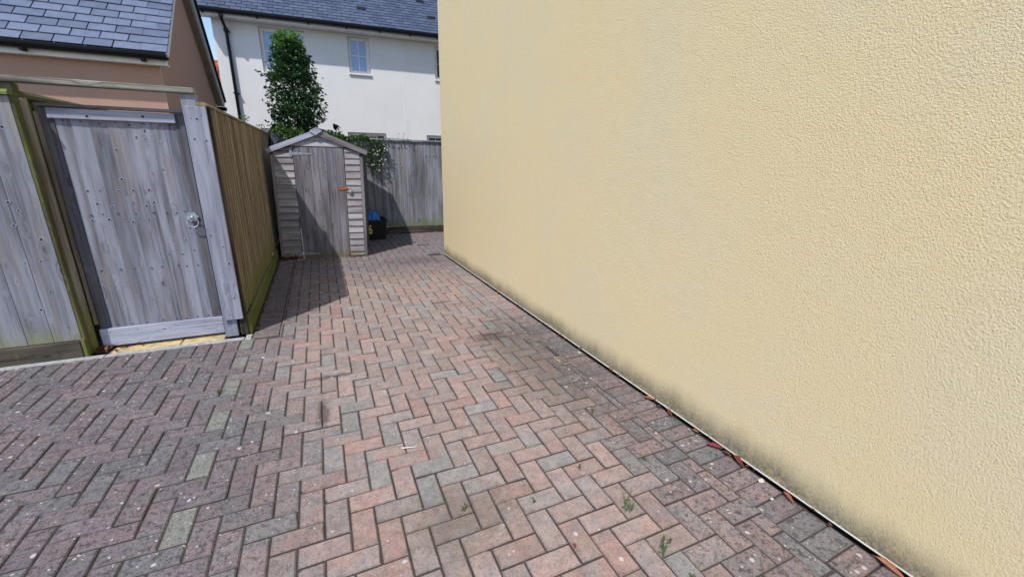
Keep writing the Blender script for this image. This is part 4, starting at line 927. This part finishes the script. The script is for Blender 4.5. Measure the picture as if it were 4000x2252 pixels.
# ================================================================== BIRD
bv, bfc = tube_geo([(-.05, 0, .055), (-.035, 0, .05), (-.012, 0, .03), (.015, 0, .0), (.032, 0, -.025), (.05, .0, -.05)], [.006, .018, .026, .022, .01, .012], 8)
def wing(pts, th):
    V = [Vector(p) + Vector((0, -th, 0)) for p in pts] + [Vector(p) + Vector((0, th, 0)) for p in pts]; n = len(pts)
    return V, [list(range(n)), list(range(2 * n - 1, n - 1, -1))] + [[i, (i + 1) % n, n + (i + 1) % n, n + i] for i in range(n)]
V, F = join_geo([(bv, bfc), wing([(-.02, 0, .045), (.02, .0, .05), (.062, -.02, .02), (.085, -.03, -.03), (.075, -.03, -.025), (.05, -.02, .0), (.02, 0, .005)], .003), wing([(-.03, .01, .05), (-.05, .03, .02), (-.045, .04, -.02), (.0, .05, -.07), (.012, .05, -.075), (.012, .03, -.03), (.01, .01, .01)], .003), wing([(.03, 0, -.02), (.06, 0, -.06), (.048, 0, -.066), (.022, 0, -.032)], .003)])
o = link('bird', fix(mesh_of('bird', [v * 1.0 for v in V], F, M_BIRD)), None, (.40, 9.2, 2.02)); tag(o, 'small black bird in flight before the white house wall', 'bird')

# ================================================================== LOOSE THINGS ON THE PAVING
def curled_leaf(L, Wd, curl, mat, name='fallen_leaf'):
    V, F = [], []; n = 8
    for i in range(n + 1):
        t = i / n; w = Wd * math.sin(math.pi * min(1, t ** .8)) ** 1.1 * .5 * random.uniform(.85, 1.1) + .0006
        for s in (-1, -.4, 0, .4, 1):
            V.append((s * w, (t - .5) * L, .004 + curl * (s * s) * w * 1.1 + .22 * L * (t - .5) ** 2 * curl + random.gauss(0, .0008)))
    for i in range(n):
        for k in range(4): a = i * 5 + k; F.append([a, a + 1, a + 6, a + 5])
    me = mesh_of(name, V, F, mat, True); return me
def leaf_at(x, y, rz, L, Wd, curl, mat, label, grp='leaves fallen along the foot of the wall'):
    o = link('fallen_leaf', curled_leaf(L, Wd, curl, mat), None, (x, y, .004), (R(random.uniform(-14, 14)), R(random.uniform(-12, 12)), rz)); tag(o, label, 'leaf', grp); o.location.z = .008; o.scale = (.8, .8, .8)
    md = o.modifiers.new('thick', 'SOLIDIFY'); md.thickness = .0008; return o
wl_ = [(1.826, 3.187, M_DEAD, .05, 'small rusty leaf against the wall foot, farthest of the near row of leaves'), (1.832, 2.969, M_DEAD, .06, 'dark rusty curled leaf at the wall foot just beyond the straw tuft'), (1.846, 2.25, M_DEAD, .08, 'dark brown leaf half under the wall bead near the lichen spots'), (1.848, 1.844, M_DEADB, .10, 'long tan brown leaf folded along the wall foot'), (1.848, 1.671, M_DEAD, .10, 'reddish brown leaf at the wall foot tipped by a tiny yellow flower'), (1.855, 1.466, M_DEADB, .06, 'small brown leaf at the wall foot before the crimson one'), (1.852, 1.324, M_PINKLEAF, .11, 'crimson and brown leaf at the wall foot'), (1.858, 1.254, M_DEAD, .07, 'small rust leaf at the wall foot next after the crimson one'), (1.862, 1.185, M_DEAD, .11, 'long dark red leaf at the wall foot after the crimson one'), (1.864, .92, M_DEADB, .09, 'orange brown leaf at the wall foot with a straw beside it'), (1.878, .525, M_DEADB, .13, 'large tan leaf in the bottom right corner at the wall foot'), (1.78, 4.332, M_DEADB, .075, 'bright orange leaf lying at the wall foot halfway to the corner'), (1.745, 6.1, M_DEAD, .05, 'small rusty leaf at the wall foot near the far corner'), (1.765, 5.35, M_DEAD, .05, 'small dark red leaf by the wall foot beyond the bright orange leaf')]
for x, y, mt, L, lb in wl_: leaf_at(x - .004, y, math.atan2(WD.y, WD.x) - math.pi / 2 + random.uniform(-.35, .35), L, L * .3, random.uniform(.8, 1.6), mt, lb)
for x, y, L, mt, lb in ((1.628, 4.848, .06, M_STRAW, 'pale buff leaf lying flat on the pavers near the wall'), (-.548, 5.37, .065, M_DEADB, 'orange leaf lying in the shade of the side fence'), (-.655, 4.896, .06, M_DEADB, 'orange brown leaf leaning on the mossy gravel board'), (.796, 1.095, .03, M_PINKLEAF, 'tiny red petal on the foreground pavers'), (1.5, 7.75, .09, M_DEAD, 'brown leaf on the pavers in front of the back fence')): leaf_at(x, y, random.uniform(0, 6), L, L * .55, random.uniform(.2, .6), mt, lb, 'leaves scattered on the paving')
# leaf litter, nobody could count it
def litter(name, label, spots, mat, s0, s1):
    P, D_, S = [], [], []
    for (x, y, z, sx, sy, n) in spots:
        for k in range(n): P.append((random.gauss(x, sx), random.gauss(y, sy), z + random.uniform(0, .03))); D_.append((random.gauss(0, 1), random.gauss(0, 1), random.gauss(0, .25))); S.append(random.uniform(s0, s1))
    V, F = leaves_geo(P, D_, S, .5, .2); V = [(v[0], v[1], max(v[2], .004)) for v in V]; stuff(link(name, mesh_of(name, V, F, mat)), label, 'leaves')
litter('leaf_litter', 'brown leaf litter drifted against the shed foot and gate post', [(-.49, 7.02, .0, .07, .035, 110), (-.60, 7.0, .0, .03, .06, 40), (.36, 6.86, 0, .03, .02, 16), (-1.66, 4.03, 0, .03, .025, 50), (-1.58, 4.09, 0, .08, .012, 40)], M_LITTER, .02, .06)
litter('leaf_crumbs', 'crumbs of dead leaf along the foot of the back fence', [(1.3 + .1 * k, 8.74, 0, .05, .015, 8) for k in range(11)] + [(wall_x(y_ * .45) - .02, y_ * .45, 0, .008, .15, 10) for y_ in range(2, 15)], M_LITTER, .008, .03)
# pebbles and dirt along the side fence
geo = []
for k in range(330):
    y = random.uniform(4.05, 6.95); x = -.655 + abs(random.gauss(0, .012)); r = random.uniform(.003, .009); V0, F0 = cbox(r * 2, r * 1.6, r * 1.4, r * .6); rz = Matrix.Rotation(random.uniform(0, 6), 3, 'Z')
    geo.append(([rz @ Vector(v) + Vector((x, y, r * .6)) for v in V0], F0))
V, F = join_geo(geo); stuff(link('gravel', mesh_of('gravel', V, F, plain('gravel_dirt', (.09, .075, .06), .9, .1, .6, 80.))), 'dark gravel and dirt along the foot of the side fence', 'gravel')
# white stick, straw, stones
o = tube('stick', None, [(.262, 1.974, .006), (.30, 1.962, .008), (.34, 1.955, .006)], [.0032, .0017, .0028], plain('white_stick', (.75, .74, .74), .5), 8); tag(o, 'small white plastic stick lying on the foreground pavers', 'stick')
geo = []
for k in range(8):
    a = Vector((1.579 + random.gauss(0, .025), 2.519 + random.gauss(0, .025), .005)); geo.append(tube_geo([a, a + Vector((random.gauss(0, .03), random.gauss(0, .03), .015)), a + Vector((random.gauss(0, .03), random.gauss(0, .03), .015))], .0016, 4))
V, F = join_geo(geo); cc = Vector((1.579, 2.519, 0)); o = link('straw_tuft', mesh_of('straw_tuft', [v - cc for v in V], F, M_STRAW), None, cc); tag(o, 'tuft of dry straw on the pavers near the wall', 'straw')
M_PEB = plain('pale_stone', (.55, .5, .4), .8); M_PEBD = plain('dark_stone', (.03, .03, .035), .8)
for x, y, r, mt, lb in ((1.848, 1.049, .016, M_PEB, 'pale cream stone at the wall foot beside the near leaves'), (1.845, 1.76, .016, M_PEBD, 'dark stone at the wall foot between two brown leaves'), (1.80, 2.62, .012, M_PEB, 'small pale stone at the wall foot past the dark brown leaf'), (1.79, .95, .009, M_PEB, 'tiny buff stone beside the orange brown leaf')):
    V0, F0 = cbox(r * 2, r * 1.5, r * 1.1, r * .45); o = link('stone', fix(mesh_of('stone', [(v[0] * random.uniform(.85, 1.1), v[1] * random.uniform(.85, 1.1), v[2]) for v in V0], F0, mt)), None, (x, y, r * .5)); tag(o, lb, 'stone', 'small stones at the wall foot')
# weeds in the joints
def weed(x, y, h, n, label, ls=.022, spread=.02, lean=(0, 0)):
    t_ = thing('weed', label, 'weed', (x, y, 0), group='weeds growing in the paving joints'); cc = WO[t_.name]; geo = []; P, D_, S = [], [], []
    for k in range(max(2, n // 4)):
        e = Vector((x + random.gauss(lean[0], spread), y + random.gauss(lean[1], spread), h * random.uniform(.6, 1.05))); b = Vector((x + random.gauss(0, .004), y + random.gauss(0, .004), -.01)); geo.append(tube_geo([b, b.lerp(e, .55) + Vector((0, 0, .01)), e], .0012, 4))
        for q in range(4): t = random.uniform(.25, 1); P.append(b.lerp(e, t)); D_.append((random.gauss(0, 1), random.gauss(0, 1), random.gauss(.4, .4))); S.append(random.uniform(.6, 1.15) * ls)
    V, F = join_geo(geo); link('stem', mesh_of('stem', [v - cc for v in V], F, M_WEED), t_, cc)
    V, F = leaves_geo(P, D_, S, .38, .08); link('leaves', mesh_of('leaves', [v - cc for v in V], F, M_WEED), t_, cc)
weed(1.103, 1.165, .06, 26, 'tallest bright green weed in the foreground joints near the wall', .02, .025, (.05, .03))
weed(1.10, .92, .07, 12, 'thin pale grass weed at the bottom of the picture', .03, .015, (.03, .02))
weed(.44, 1.455, .03, 16, 'small dark weed beside the grey paver in the centre foreground', .016, .012)
weed(.753, 1.375, .025, 14, 'tiny weed at a joint between the two foreground clumps', .014, .01)
weed(1.064, 1.478, .025, 14, 'small green weed in the joint beyond the tallest weed', .014, .01)
weed(1.416, 1.407, .03, 14, 'olive weed in the joint among the spotted pavers near the wall', .016, .012)
weed(1.407, 1.869, .025, 12, 'small weed in the joint beside the dark algae patch', .014, .01)
weed(-.738, 2.994, .03, 16, 'little green weed beside a pale green marker paver', .018, .014)
weed(1.15, .80, .03, 10, 'round leaved weed at the very bottom edge near the wall', .022, .015)
